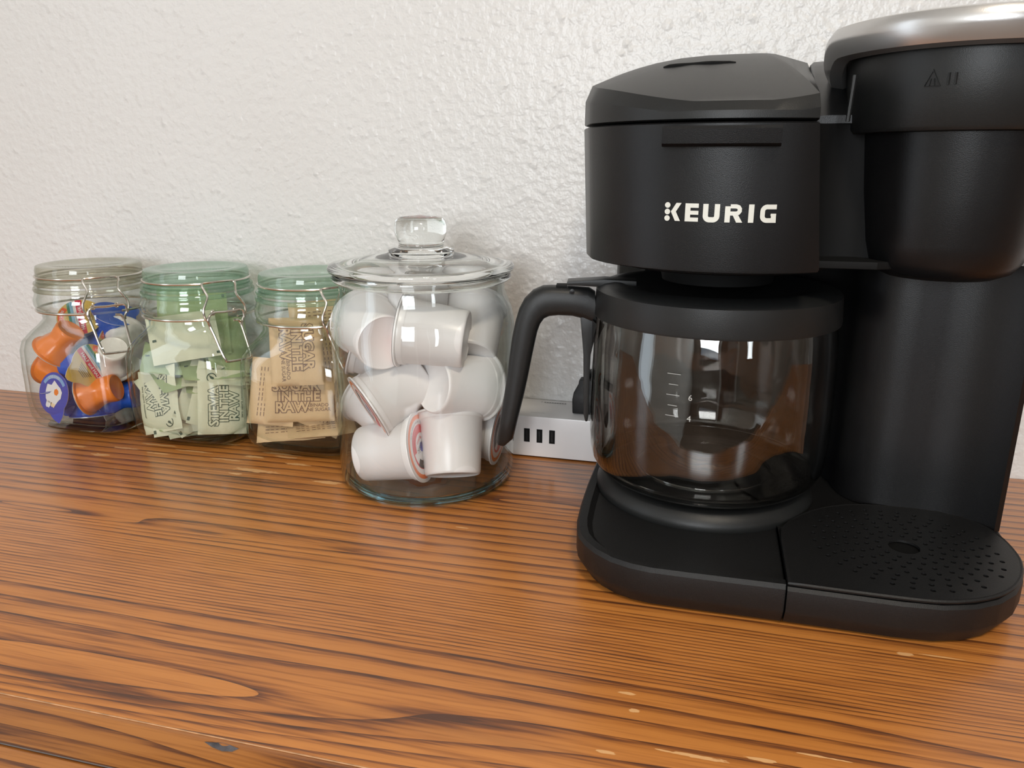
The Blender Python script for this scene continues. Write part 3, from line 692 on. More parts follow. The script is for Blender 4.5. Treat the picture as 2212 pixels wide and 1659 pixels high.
# ------------------------------------------------------------------ paper packets
PW, PH = .056, .042
def pk_z(u, v, seed, bulge):
    e = min(1, (1-abs(u))/.16)*min(1, (1-abs(v))/.16); e = max(0, e); e = e*e*(3-2*e)
    b = bulge*e*(1-.35*u*u)*(1-.35*v*v)
    b += .0011*noise.noise(Vector((u*1.6+seed, v*1.6, seed*3)))*(1.3-e) + .0005*noise.noise(Vector((u*6+seed, v*6, seed)))
    b += .0016*math.sin(seed*2.1)*(u*u-.3)
    return b
def make_packet(name, seed, paper, ink, lines, sub, bulge=.0024, back=False):
    r = empty(name); nx, ny = 18, 14; vs = []
    for sgn in (1, -1):
        for j in range(ny+1):
            for i in range(nx+1):
                u = -1+2*i/nx; v = -1+2*j/ny
                z = pk_z(u, v, seed, bulge); zc = pk_z(u, v, seed, 0)
                vs.append((u*PW/2, v*PH/2, z+.00012 if sgn > 0 else 2*zc-z-.00012))
    fs = []; K = (nx+1)*(ny+1)
    for j in range(ny):
        for i in range(nx):
            a = j*(nx+1)+i; fs.append((a, a+1, a+nx+2, a+nx+1)); fs.append((K+a, K+a+nx+1, K+a+nx+2, K+a+1))
    for i in range(nx):
        fs.append((i, K+i, K+i+1, i+1)); t = ny*(nx+1)+i; fs.append((t, t+1, K+t+1, K+t))
    for j in range(ny):
        a = j*(nx+1); fs.append((a, a+nx+1, K+a+nx+1, K+a)); a += nx; fs.append((a, K+a, K+a+nx+1, a+nx+1))
    MB().add(vs, fs).build('paper', paper, r, smooth=60)
    if lines == 'plain':
        for x, y in ((-.0255, .0185), (-.0255, -.0010), (.0235, -.0190)):
            mb = MB(); mb.add([(a, b, pk_z(a/(PW/2), b/(PH/2), seed, bulge)+.0004) for a, b in ((x, y), (x+.0032, y), (x+.0032, y+.0022), (x, y+.0022))], [(0, 1, 2, 3)])
            mb.build('printed_mark', ink, r, smooth=None)
        return r
    if lines == 'back':
        mb = MB()
        for k in range(9):
            y = -.0135+.0030*k
            for s in range(10):
                x0 = -.021+s*.0042; x1 = x0+.0033-.0012*((s*7+k*3) % 3)/2
                mb.add([(x, yy, pk_z(x/(PW/2), yy/(PH/2), seed, bulge)+.0004) for x, yy in ((x0, y), (x1, y), (x1, y+.0006), (x0, y+.0006))], [(0, 1, 2, 3)])
        mb.build('printed_lines', ink, r, smooth=None); return r
    bk = MB(); fr = MB()
    def put(mb, t, size, cx, cy, bold, lift, shear=0.0):
        vv, ff = text2d(t, size, bold, shear, .003)
        mb.add([(x+cx, y+cy, pk_z((x+cx)/(PW/2), (y+cy)/(PH/2), seed, bulge)+lift) for x, y in vv], ff)
    for t, size, cx, cy in lines:
        put(bk, t, size, cx, cy, .00095, .00030); put(fr, t, size, cx, cy, .00030, .00048)
    for t, size, cx, cy in sub: put(bk, t, size, cx, cy, .00003, .00034)
    bk.build('lettering', ink, r, smooth=None); fr.build('letter_faces', paper, r, smooth=None)
    return r
SUG = [('SUGAR', .0118, -.0035, .0085), ('IN THE', .0108, -.001, -.0003), ('RAW', .0118, -.0065, -.0092)]
SUGS = [('TURBINADO', .0040, .0115, -.0075), ('CANE SUGAR', .0040, .0122, -.0112)]
STV = [('STEVIA', .0110, -.004, .0080), ('IN THE', .0100, -.002, -.0003), ('RAW', .0110, -.004, -.0086)]
STVS = [('zero calorie sweetener', .0030, .000, -.0150)]
tanA = make_packet('sugar_packet', 1.3, M['paper_tan'], M['ink_brown'], SUG, SUGS, .0034)
tanB = make_packet('sugar_packet', 4.1, M['paper_tan'], M['ink_brown'], 'back', [], .0032)
grnA = make_packet('sweetener_packet', 2.2, M['paper_green'], M['ink_green'], STV, STVS, .0016)
grnB = make_packet('sweetener_packet', 5.7, M['paper_green'], M['ink_green'], 'plain', [], .0015)
grnC = make_packet('sweetener_packet', 3.6, M['paper_green2'], M['ink_green'], 'plain', [], .0015)
# round leaf mark printed at the end of the first line
for pr, sd, bg in ((grnA, 2.2, .0016),):
    mb = MB(); cx, cy = .0208, .0095
    def zz(x, y): return pk_z(x/(PW/2), y/(PH/2), sd, bg)+.0005
    vs = []
    for k in range(25):
        a = 2*PI*k/24
        for rr in (.0034, .0042): vs.append((cx+rr*math.cos(a), cy+rr*math.sin(a), zz(cx, cy)))
    mb.add(vs, [(2*i, 2*i+1, 2*i+3, 2*i+2) for i in range(24)])
    mb.add([(cx-.0022, cy-.0022, zz(cx, cy)), (cx+.0004, cy-.0016, zz(cx, cy)), (cx+.0024, cy+.0024, zz(cx, cy)), (cx-.0016, cy+.0006, zz(cx, cy))], [(0, 1, 2, 3)])
    mb.build('leaf_mark', M['ink_green'], pr, smooth=None)
used = set()
def place_packet(proto, px, py, dep, jar, nrm, roll, label, group):
    if proto.name in used: o = copy_tree(proto)
    else: o = proto; used.add(proto.name)
    tag(o, label, 'packet', group)
    c = near_axis(px, py, *jar, dep); zd = vdir(px, py, nrm); r, u, f = basis(px, py)
    xa = r*math.cos(math.radians(roll))+u*math.sin(math.radians(roll)); xa = (xa-zd*xa.dot(zd)).normalized(); ya = zd.cross(xa)
    for _ in range(20):
        for sx in (-1, 1):
            for sy in (-1, 1):
                q = c+xa*(sx*PW/2)+ya*(sy*PH/2)
                for axn in (0, 1):
                    d = q[axn]-jar[axn]; lim = .0490 if q.z < .085 else .0405
                    if abs(d) > lim: c[axn] -= (abs(d)-lim)*(1 if d > 0 else -1)*.5
                if q.z < .0072: c.z += .0072-q.z
    o.matrix_world = Matrix.Translation(c) @ Matrix((xa, ya, zd)).transposed().to_4x4()
    return o
GS = 'pale green sweetener packets in the middle clip-top jar'
stevia = [
 (grnA, 320, 864, .014, (-.72, .08, .68), -84, 'green sweetener packet at the left glass, print reading downwards'),
 (grnA, 492, 874, .046, (.22, .08, .97), 84, 'green sweetener packet at the right front, print reading upwards'),
 (grnB, 376, 872, .020, (-.30, .12, .94), 92, 'green sweetener packet standing just right of the one at the left glass'),
 (grnB, 404, 876, .020, (.10, .15, .98), 114, 'green sweetener packet leaning right in the front middle of the jar'),
 (grnB, 362, 848, .008, (-.20, .25, .92), -62, 'green sweetener packet tilted behind the two left front ones'),
 (grnB, 452, 866, .038, (.30, .10, .94), 70, 'green sweetener packet standing behind the right front one, showing its left edge'),
 (grnB, 436, 862, .026, (.35, .10, .90), 62, 'green sweetener packet leaning left in the centre gap'),
 (grnB, 392, 926, .028, (.05, .80, .60), 14, 'green sweetener packet lying slanted on the jar floor at the front'),
 (grnC, 440, 925, .010, (.10, .90, .40), 160, 'green sweetener packet flat on the floor of the jar at the right'),
 (grnC, 350, 905, -.005, (.05, .90, .40), 20, 'green sweetener packet flat on the floor of the jar at the left'),
 (grnC, 400, 800, .010, (-.10, .80, .60), 30, 'green sweetener packet lying across the middle of the heap'),
 (grnC, 350, 782, .008, (.10, .75, .60), -15, 'green sweetener packet at middle left under the standing ones'),
 (grnC, 465, 792, .012, (.10, .85, .50), 10, 'green sweetener packet at middle right, topmost of a flat stack'),
 (grnB, 470, 806, .016, (.05, .85, .50), -6, 'green sweetener packet second from top in the flat stack at right'),
 (grnC, 478, 820, .014, (.05, .85, .50), 4, 'green sweetener packet third from top in the flat stack at right'),
 (grnB, 398, 728, .010, (-.05, .25, .95), 4, 'green sweetener packet standing upright under the shoulder, glossy and centred'),
 (grnC, 440, 700, -.006, (.05, .22, .97), 88, 'green sweetener packet standing in the jar neck at the right of centre'),
 (grnC, 385, 690, -.014, (-.10, .15, .97), 86, 'green sweetener packet standing in the jar neck at the left of centre'),
 (grnC, 510, 740, -.010, (.60, .20, .75), 80, 'green sweetener packet standing against the right side behind the latch'),
 (grnC, 520, 860, .000, (.75, .10, .60), 85, 'green sweetener packet on edge against the right-hand glass'),
 (grnC, 420, 850, -.030, (.0, .15, .98), 10, 'green sweetener packet at the back of the heap, in the middle'),
 (grnC, 360, 830, -.028, (-.1, .15, .98), 80, 'green sweetener packet at the back of the heap, at left'),
]
for pr, px, py, dep, nr, roll, lab in stevia: place_packet(pr, px, py, dep, J1, nr, roll, lab, GS)
GT = 'tan raw sugar packets in the right clip-top jar'
sugar = [
 (tanA, 618, 874, .042, (.02, .06, 1.0), -4, 'tan sugar packet low at the front with brown block lettering upright'),
 (tanA, 618, 770, .040, (.00, .10, 1.0), -92, 'tan sugar packet standing on end above, lettering turned sideways'),
 (tanB, 706, 862, .012, (.35, .05, .93), 60, 'tan sugar packet at right showing its slanted fine print, by the big jar'),
 (tanB, 690, 780, .006, (.20, .20, .95), 92, 'tan sugar packet behind the sideways-lettered one, at its right'),
 (tanB, 590, 846, .012, (-.45, .10, .88), 80, 'tan sugar packet at the left glass behind the front ones'),
 (tanB, 664, 934, .038, (.02, .85, .52), 6, 'tan sugar packet lying slanted on the floor of its jar'),
 (tanB, 600, 915, .016, (-.10, .60, .78), -8, 'tan sugar packet crumpled under the lettered front one'),
 (tanB, 640, 830, -.010, (.0, .15, .97), 86, 'tan sugar packet deep in the middle of its jar'),
 (tanB, 700, 700, -.012, (.1, .15, .97), 4, 'tan sugar packet at the back under the jar neck'),
 (tanB, 660, 880, -.028, (.0, .15, .97), 3, 'tan sugar packet at the very back near the wall side'),
]
for pr, px, py, dep, nr, roll, lab in sugar: place_packet(pr, px, py, dep, J2, nr, roll, lab, GT)

# ------------------------------------------------------------------ power strip and plug
ps = empty('power_strip', (-.10, -.028, 0)); tag(ps, 'white power strip with three USB sockets, on the sideboard against the wall', 'power strip')
def psp(mb, name, mat, **k):
    o = mb.build(name, mat, ps, **k); o.location = (.10, .028, 0); return o
psp(MB().box((-.190, -.0500, .0008), (-.0745, -.0025, .0358)), 'housing', M['white_strip'], bevel=.0014)
for x in (-.1370, -.1263, -.1158):
    o = psp(MB().box((x-.0024, -.0503, .0134), (x+.0024, -.0490, .0250)), 'usb_socket', M['black_hole'])
    t = MB().box((x-.0007, -.0507, .0150), (x+.0007, -.0502, .0235)).build('tongue', M['black'], o)
vs, fs = text2d('T', .0034); mb = MB(); mb.add([(x-.1330, y-.0105, .0360) for x, y in vs], fs)
for k in range(9): mb.add([(-.1308+k*.0022+a, -.0114+b, .0360) for a, b in ((0, 0), (.0016, 0), (.0016, .0016), (0, .0016))], [(0, 1, 2, 3)])
psp(mb, 'printed_mark', M['grey_print'], smooth=None)
mb = MB(); mb.add([(-.136, -.0405, .0360), (-.124, -.0405, .0360), (-.124, -.0401, .0360), (-.136, -.0401, .0360)], [(0, 1, 2, 3)])
psp(mb, 'fine_print', M['pale_print'], smooth=None)
for x in (-.175,):
    for dx, dy in ((-.004, 0), (.004, 0), (0, -.008)): psp(MB().box((x+dx-.001, -.024+dy-.003, .0355), (x+dx+.001, -.024+dy+.003, .0361)), 'outlet_slot', M['black_hole'])
pl = empty('plug', (-.0925, -.026, .0362)); tag(pl, 'black plug standing in the white power strip behind the carafe', 'plug')
rg = lambda hx, hy, z: [(hx, -hy, z), (hx, hy, z), (-hx, hy, z), (-hx, -hy, z)]
MB().loft([rg(.0095, .010, .0), rg(.0098, .0105, .012), rg(.0088, .0095, .018), rg(.0055, .0060, .0245), (rg(.0052, .0055, .028))]).build('plug_body', M['black_tex'], pl, bevel=.0012)
MB().tube(smooth_path([(0, 0, .026), (.001, .006, .030), (.004, .016, .028), (.014, .0197, .018), (.050, .0197, .000), (.100, .0197, -.020)], 6), .0034).build('cord', M['black_tex'], pl)

# ------------------------------------------------------------------ coffee maker
cm = empty('coffee_maker', (.054, -.13, 0)); tag(cm, 'black combination coffee maker with silver-rimmed brew head and drip tray', 'coffee maker')
def cmp_(mb, name, mat, **k):
    o = mb.build(name, mat, cm, **k); o.location = (-.054, .13, 0); return o
CX, CY = .0045, -.131
XS = .0500
def base_outline(d=0.0, top=True):
    L = [(-.0708, -.012)]
    L += [(-.0708, -.150), (-.0700, -.180), (-.0685, -.205)]
    L += [(-.0668, -.2155), (-.0640, -.2262), (-.0590, -.2350), (-.0520, -.2430), (-.0420, -.2505), (-.0310, -.2548), (-.0200, -.2567), (0, -.2570), (.025, -.2568), (.049, -.2566)]
    L += [(.052, -.2566), (.075, -.2570), (.105, -.2575), (.1240, -.2562), (.1400, -.2512), (.1530, -.2430), (.1640, -.2310), (.1720, -.2160), (.1765, -.2000), (.1780, -.1830), (.1785, -.150), (.1785, -.012)]
    return inset(L, d)
def slab(d0, z0, d1, z1, split=None):
    out = base_outline(); return out
b0, b1, b2, b3 = base_outline(.0060), base_outline(.0022), base_outline(0), base_outline(.0014)
def clipx(poly, lo, hi): return [(min(max(x, lo), hi), y) for x, y in poly]
for nm, lo, hi in (('base', -.1, XS-.0004), ):
    rows = [(b0, .0016), (b1, .0075), (b2, .0115), (b2, .0238), (b3, .0262)]
    mb = MB(); mb.loft([[(x, y, z) for x, y in clipx(p, lo, hi)] for p, z in rows], cap1=False)
    # top: rim then the sunken well under the carafe
    rim = clipx(b3, lo, hi); well = clipx(base_outline(.0062), lo+.0, XS-.0004); well2 = clipx(base_outline(.0095), lo, XS-.0004)
    mb.loft([[(x, y, .0262) for x, y in rim], [(x, y, .0262) for x, y in well], [(x, y, .0236) for x, y in well2]], cap0=False, cap1=True)
    cmp_(mb, 'base', M['black_tex'], smooth=30)
mb = MB(); rows = [(b0, .0016), (b1, .0075), (b2, .0115), (b2, .0232), (b3, .0250)]
mb.loft([[(x, y, z) for x, y in clipx(p, XS+.0004, .2)] for p, z in rows]); cmp_(mb, 'tray_housing', M['black_tex'], smooth=30)
mb = MB(); mb.loft([[(x, y, z) for x, y in base_outline(.013)] for z in (.0, .0016)]); cmp_(mb, 'foot', M['black_hole'])
# drip tray plate with punched holes (2-D filled curve gives true holes)
HX, HY = .1172, -.1985
def tray_poly(d=0):
    P = [(.0515, -.2545), (.0515, -.205), (.0525, -.1905), (.0580, -.1790), (.0680, -.1660), (.0790, -.1560), (.0930, -.1480), (.1080, -.1440), (.1300, -.1425), (.1480, -.1440), (.1610, -.1500), (.1700, -.1600), (.1748, -.1740), (.1760, -.1900), (.1745, -.2030), (.1690, -.2190), (.1600, -.2330), (.1490, -.2430), (.1350, -.2505), (.1200, -.2545), (.1000, -.2552), (.075, -.2550)]
    P = [(v.x, v.y) for v in smooth_path([(x, y, 0) for x, y in P[3:]+P[:1]], 3)]
    P = P+[(.0515, -.205), (.0525, -.1905)]
    return P
def in_poly(x, y, P):
    c = False; n = len(P)
    for i in range(n):
        x0, y0 = P[i]; x1, y1 = P[(i+1) % n]
        if (y0 > y) != (y1 > y) and x < (x1-x0)*(y-y0)/(y1-y0)+x0: c = not c
    return c
def dist_poly(x, y, P): return min((Vector((x, y))-Vector(p)).length for p in P)
TP = tray_poly()
cu = bpy.data.curves.new('tray', 'CURVE'); cu.dimensions = '2D'; cu.fill_mode = 'BOTH'; cu.extrude = .0007
def spl(pts):
    s = cu.splines.new('POLY'); s.points.add(len(pts)-1)
    for p, q in zip(s.points, pts): p.co = (q[0], q[1], 0, 1)
    s.use_cyclic_u = True
spl(TP); spl(arc(HX, HY, .0083, 0, 348, 29)); holes_xy = []
for k, R in enumerate((.0140, .0197, .0254, .0311, .0368, .0425, .0482)):
    n = (13, 17, 20, 24, 28, 30, 32)[k]
    for i in range(n):
        a = 2*PI*i/n + k*.21; x, y = HX+R*math.cos(a), HY+R*.97*math.sin(a)
        if in_poly(x, y, TP) and dist_poly(x, y, TP) > .0075 and x > .066 and not any(math.hypot(x-p, y-q) < .0046 for p, q in holes_xy):
            holes_xy.append((x, y)); spl(arc(x, y, .0014, 0, 330, 11))
to = bpy.data.objects.new('tray', cu); COL.objects.link(to)
dg = bpy.context.evaluated_depsgraph_get(); me = bpy.data.meshes.new_from_object(to.evaluated_get(dg)); bpy.data.objects.remove(to)
me.name = 'drip_tray'; me.materials.append(M['black_tex'])
dt = bpy.data.objects.new('drip_tray', me); COL.objects.link(dt); dt.parent = cm; dt.location = (-.054, .13, .0267)
rim_o = TP
mb = MB(); mb.tube([(x, y, .0266) for x, y in TP], .0011, 6, closed=True); cmp_(mb, 'tray_rim', M['black_tex'])
mb = MB(); mb.add([(*p, .0253) for p in inset(TP, -.002)], [tuple(range(len(TP)))]); cmp_(mb, 'tray_well', M['black_hole'], smooth=None)
# warming plate
mb = MB(); mb.lathe([(.0560, .0236), (.0705, .0236), (.0712, .0252), (.0706, .0285), (.0672, .0335), (.0650, .0345), (.060, .0345), (0.0, .0343)], 96, c=(CX, CY, 0)); cmp_(mb, 'warming_plate', M['black_soft'], smooth=40)
# rear tower behind the carafe and the curved niche column behind the tray
def tower(z0, z1):
    P = [(-.0700, -.012), (-.0700, -.030), (-.0660, -.046)]
    P += [(CX+.0880*math.cos(math.radians(a)), CY+.0880*math.sin(math.radians(a))) for a in (125, 110, 95, 80, 65, 50, 35, 24, 15)]
    P += [(.0900, -.1165), (.0918, -.1240), (.0950, -.1305), (.1000, -.1360), (.1060, -.1398), (.1130, -.1420), (.1220, -.1428), (.1350, -.1425), (.1480, -.1438), (.1600, -.1490), (.1690, -.1560), (.1740, -.1615), (.1772, -.1600), (.1785, -.1500), (.1785, -.012)]
    return [(x, y) for x, y in P]
T = tower(0, 1)
mb = MB(); mb.loft([[(x, y, z) for x, y in T] for z in (.0255, .08, .14, .1815)]); cmp_(mb, 'tower', M['black'], smooth=50)
# carafe-side brew head
HC_ = (.006, -.141); HR = .084
def head_plan(grow=0.0, xr=.0545, xb=None):
    P = [(xb or xr, -.012), (-.0735-grow, -.012), (-.0735-grow, -.120), (-.0745-grow, -.158)]
    a0 = 180+math.degrees(math.acos(.0755/.084)); r = HR+grow
    xe = xr-HC_[0]; a1 = 270+math.degrees(math.asin(xe/r))
    P += [(HC_[0]+r*math.cos(math.radians(a0+2+(a1-a0-2)*i/28)), HC_[1]+r*math.sin(math.radians(a0+2+(a1-a0-2)*i/28))) for i in range(29)]
    return P
hp0 = head_plan(0); hp1 = head_plan(.0032)
mb = MB(); mb.loft([[(x, y, z) for x, y in p] for p, z in ((head_plan(-.0012, .0532), .1812), (head_plan(-.0002, .0540), .1818), (hp0, .1832), (head_plan(.0016, .0505), .2180), (head_plan(.0032, .0465), .2545), (head_plan(.0022, .0460), .2552))]); cmp_(mb, 'brew_housing', M['black'], smooth=35)
def lid_z(x, y, s):
    t = min(1, max(0, (y+.222)/.160)); B = 1-(1-t)**1.75
    u = min(1, max(0, (-.002-x)/.076)); Ax = 1-.46*u**2.3
    return .2650+.0385*B*Ax
LR, LB = .0462, .0575; lp0 = head_plan(.0030, LR, LB); cxl, cyl = .020, -.095
rings = [[(x, y, .2562) for x, y in head_plan(.0018, LR, LB)], [(x, y, .2568) for x, y in lp0], [(x, y, .2600) for x, y in lp0]]
rings.append([(x, y, .2600+(lid_z(x, y, 0)-.2650)*.75+.0005) for x, y in head_plan(.0029, LR, LB)])
for s_i, up_ in ((0, 0.0), (.004, .0004), (.03, 0), (.07, 0), (.13, 0), (.22, 0), (.34, 0), (.5, 0), (.68, 0), (.84, 0), (.97, 0)):
    rings.append([(x+(cxl-x)*s_i, y+(cyl-y)*s_i, lid_z(x+(cxl-x)*s_i, y+(cyl-y)*s_i, 0)) for x, y in head_plan(-.0010, LR-.0006, LB-.0006)])
mb = MB(); mb.loft(rings); lidob = cmp_(mb, 'water_lid', M['black_soft'], smooth=28)
# grooved mark in the lid
def onlid(x, y): return lid_z(x, y, .6)
mb = MB(); pts = [(-.0338+.040*i/12, -.150-.0012*math.sin(i), onlid(-.0338+.040*i/12, -.150)+.0001) for i in range(13)]
mb.tube(pts, [.0005]+[.0011]*11+[.0005], 6); MBm = mb.build('lid_groove', M['black_hole'], lidob)
# front lip / handle of the lid
fx = lambda x, o: HC_[1]-math.sqrt(max(0, (HR+.0028+o)**2-(x-HC_[0])**2))
mb = MB(); rows = []
for i in range(15):
    x = -.0272+.0560*i/14; y = fx(x, 0)
    yb = -.2325-.0022*math.cos((x-.0008)/.028*PI/2)
    rows.append([(x, y+.002, .2525), (x, yb+.0008, .2532), (x, yb-.0006, .2518), (x, yb+.0006, .2450), (x, yb+.0030, .2436), (x, y+.002, .2436)])
mb.loft(rows); cmp_(mb, 'lid_lip', M['black'], smooth=40, bevel=None)
# filter-basket drum under the head
mb = MB(); mb.lathe([(.0, .1640), (.030, .1640), (.034, .1650), (.036, .1755), (.0640, .1760), (.0665, .1770), (.0675, .1815)], 72, c=(CX, CY+.002, 0)); cmp_(mb, 'filter_basket', M['black_hole'], smooth=40)
# bridge between the two heads: a hollow curving back, closed by a thin flange below
cvx = [(.0440, -.1880), (.0480, -.1800), (.0540, -.1720), (.0620, -.1665), (.0700, -.1645), (.0780, -.1655), (.0860, -.1700), (.1050, -.1700)]
mb = MB(); mb.loft([[(x, y, z) for x, y in [(.0440, -.012)]+cvx+[(.1050, -.012)]] for z in (.1850, .2560)]); cmp_(mb, 'bridge', M['black_hole'], smooth=50)
mb = MB(); mb.loft([[(x, y, z) for x, y in [(.0546, -.012), (.0546, -.1885), (.0860, -.1880), (.1050, -.1780), (.1050, -.012)]] for z in (.1812, .1852)]); cmp_(mb, 'flange', M['black_hole'], smooth=20, bevel=.0005)
mb = MB(); rows = []
for k in range(9):
    t = k/8; y = -.1680+t*.156; z = .2600+.0400*(1-(1-min(1, t*1.25))**1.8)
    x0 = .0470+.0110*t; rows.append([(x0, y, .2562), (.1050, y, .2562), (.1050, y, z), (x0+.010, y, z+.0004), (x0+.002, y, z), (x0, y, z-.002)])
mb.loft(rows); cmp_(mb, 'bridge_cover', M['black'], smooth=50)
# pod-side brew head
BX, BY = .1225, -.162
def oval(cx, cy, rx, ryf, ryb, z, n=72):
    return [(cx+rx*math.cos(2*PI*k/n), cy+(ryf if math.sin(2*PI*k/n) < 0 else ryb)*math.sin(2*PI*k/n), z) for k in range(n)]
mb = MB(); mb.loft([oval(BX, BY, r, r, .10, z) for r, z in ((.0150, .1755), (.0270, .1762), (.0345, .1795), (.0385, .1850), (.0408, .1950), (.0440, .2200), (.0470, .2505))]); cmp_(mb, 'pod_holder', M['black'], smooth=50)
mb = MB(); mb.loft([oval(BX, BY, r, r, .11, z) for r, z in ((.0500, .2507), (.0530, .2510), (.0545, .2530), (.0575, .2880), (.0560, .2935), (.0500, .2975), (.0300, .3010), (.0100, .3020))]); ph = cmp_(mb, 'pod_lid', M['black_soft'], smooth=35)
# silver horseshoe handle round the pod lid
mb = MB(); rows = []
for i in range(49):
    a = math.radians(150+240*i/48); c, s_ = math.cos(a), math.sin(a)
    back = max(0, s_+.15); dz = -.016*min(1, back/.65)**1.3; ext = (.004 if s_ > 0 else 0)
    R0 = .0690; x = BX+(R0)*c; 
    def pt(r, z): return (BX+r*c, BY+r*s_*(1.0 if s_ < 0 else 1.15), z+dz)
    rows.append([pt(.0590, .3005), pt(.0640, .3030), pt(.0685, .3018), pt(.0706, .2985), pt(.0706, .2945), pt(.0668, .2880), pt(.0605, .2868), pt(.0590, .2890)])
mb.loft(rows); cmp_(mb, 'silver_handle', M['silver'], smooth=40)
for sx in (-1, 1):
    cmp_(MB().tube([(BX+sx*.0600, BY-.030+.0, .2560), (BX+sx*.0590, BY-.030, .2780)], .0011, 6), 'hinge_pin', M['black_soft'])
# embossed triangle and bars on the pod lid
def onpod(da, z, o=.0002):
    r = .0545+(z-.2530)/.0350*.0030+o; a = math.radians(-90+da); return (BX+r*math.cos(a), BY+r*math.sin(a), z)
mb = MB()
for tri in ([(-33, .2705), (-29.5, .2775), (-26, .2705)],):
    mb.tube([onpod(a, z) for a, z in tri], .0005, 5, closed=True)
for k in range(2): mb.tube([onpod(-30.8+2.4*k, .2708), onpod(-30.2+1.4*k, .2738)], .0004, 5)
for k in range(2): mb.tube([onpod(-22.5+3*k, .2708), onpod(-22.5+3*k, .2760)], .0006, 5)
mb.build('embossed_mark', M['black_soft'], ph)
# maker's name on the front, wrapped round the housing
def fpt(x, z, o=.0003):
    gr = .0016+(.0016)*min(1, max(0, (z-.2180)/.0365)); r = HR+gr+o
    return (x, HC_[1]-math.sqrt(r*r-(x-HC_[0])**2), z)
mb = MB(); KS = 5.43/175300*1.0
def K(x, y): return fpt(-.0246+(x-262)*.0000312, .2119+(265-y)*.0000312)
def kpoly(pts, cut=None): mb.add([K(x, y) for x, y in pts], [tuple(range(len(pts)))])
def ribbon(pts, w, n=1):
    P = [Vector(p) for p in pts]; L = []; Rr = []
    for i, p in enumerate(P):
        a = P[max(0, i-1)]; b = P[min(len(P)-1, i+1)]; d = (b-a).normalized(); nn = Vector((-d.y, d.x))
        if 0 < i < len(P)-1:
            d1 = (p-a).normalized(); k = 1/max(.5, abs(nn.dot(Vector((-d1.y, d1.x)))))
        else: k = 1
        L.append(p+nn*w/2*k); Rr.append(p-nn*w/2*k)
    vs = []; 
    for l, r in zip(L, Rr): vs += [K(l.x, l.y), K(r.x, r.y)]
    mb.add(vs, [(2*i, 2*i+1, 2*i+3, 2*i+2) for i in range(len(P)-1)])
for yc in (160, 265, 370): mb.add([K(308+45*math.cos(2*PI*k/24), yc+45*math.sin(2*PI*k/24)) for k in range(24)], [tuple(range(24))])
kpoly([(450, 122), (532, 122), (447, 262), (365, 262)]); kpoly([(365, 262), (447, 262), (522, 410), (438, 410)])
for y0, y1 in ((125, 193), (240, 302), (348, 412)):
    kpoly([(680, y0), (808, y0), (808, y1), (680, y1)])
kpoly([(596, 125), (680, 125), (680, 412), (596, 412)])
cor = lambda cx, cy, r, a0, a1: arc(cx, cy, r, a0, a1, 5)
ribbon([(920, 128), (920, 300)]+cor(980, 316, 60, 180, 90)+cor(1040, 316, 60, 90, 0)+[(1100, 300), (1100, 128)], 82)
ribbon([(1263, 412), (1263, 160)], 82)
ribbon([(1304, 160), (1390, 160)]+cor(1395, 216, 55, -90, 90)+[(1390, 271), (1304, 271)], 64)
kpoly([(1345, 300), (1425, 290), (1500, 412), (1405, 412)])
kpoly([(1585, 128), (1668, 128), (1668, 412), (1585, 412)])
ribbon([(2010, 165), (1880, 165)]+cor(1868, 232, 68, -90, -180)+[(1800, 270)]+cor(1868, 308, 68, 180, 90)+[(1880, 376), (1972, 376), (1972, 270)], 72)
kpoly([(1925, 270), (2010, 270), (2010, 308), (1925, 308)])
cmp_(mb, 'lettering', M['logo'], smooth=None)
# thin power light / seams are real gaps between the housings above

# ------------------------------------------------------------------ carafe
cf = empty('carafe', (CX, CY, .0346)); tag(cf, 'empty glass coffee carafe with black lid and handle, sitting in the coffee maker', 'carafe')
def cfp(mb, name, mat, par=None, **k):
    o = mb.build(name, mat, par or cf, **k)
    if par is None: o.location = (-CX, -CY, -.0346)
    return o
gp = [(.0500, .0350), (.0600, .0352), (.0660, .0368), (.0712, .0410), (.0745, .0470), (.0760, .0540), (.0768, .0650), (.0768, .0850), (.0765, .1050), (.0758, .1250), (.0748, .1370), (.0735, .1460)]
mb = MB(); mb.lathe(gp+[(r-.0022, max(z, .0375)) for r, z in reversed(gp)], 96, c=(CX, CY, 0), cap0=True, cap1=True)
glass = cfp(mb, 'glass_bowl', M['carafe_glass'], smooth=60)
MBf = MB().lathe([(.0440, .0380), (.0500, .0378), (.0590, .0380), (.0655, .0395), (.0690, .0425), (.0680, .0440), (.0640, .0412), (.0580, .0400), (.0500, .0402), (.0440, .0400), (.0440, .0380)], 96, c=(CX, CY, 0)); cfp(MBf, 'glass_foot', M['lid_clear'], smooth=60)
band = MB().lathe([(.0700, .1422), (.0760, .1422), (.0763, .1435), (.0752, .1590), (.0742, .1602), (.0705, .1622), (.0640, .1634), (.0600, .1630), (.0560, .1612), (.0, .1608)], 96, c=(CX, CY, 0))
cfp(band, 'carafe_lid', M['black_soft'], smooth=28)
# level marks
mb = MB()
def onglass(a, z, r=.0770): return (CX+r*math.cos(a), CY+r*math.sin(a), z)
A0 = math.radians(-90-15)
for k in range(5):
    z = .0965+.0062*k; w = .10 if k % 2 == 0 else .07
    mb.add([onglass(A0-w/2, z), onglass(A0+w/2, z), onglass(A0+w/2, z+.0003), onglass(A0-w/2, z+.0003)], [(0, 1, 2, 3)])
for t, z in (('4', .1000), ('6', .1124)):
    vs, fs = text2d(t, .0050); mb.add([onglass(A0+.13+x/.077, z-.004+y) for x, y in vs], fs)
mk = cfp(mb, 'level_marks', M['pale_print'], smooth=None)
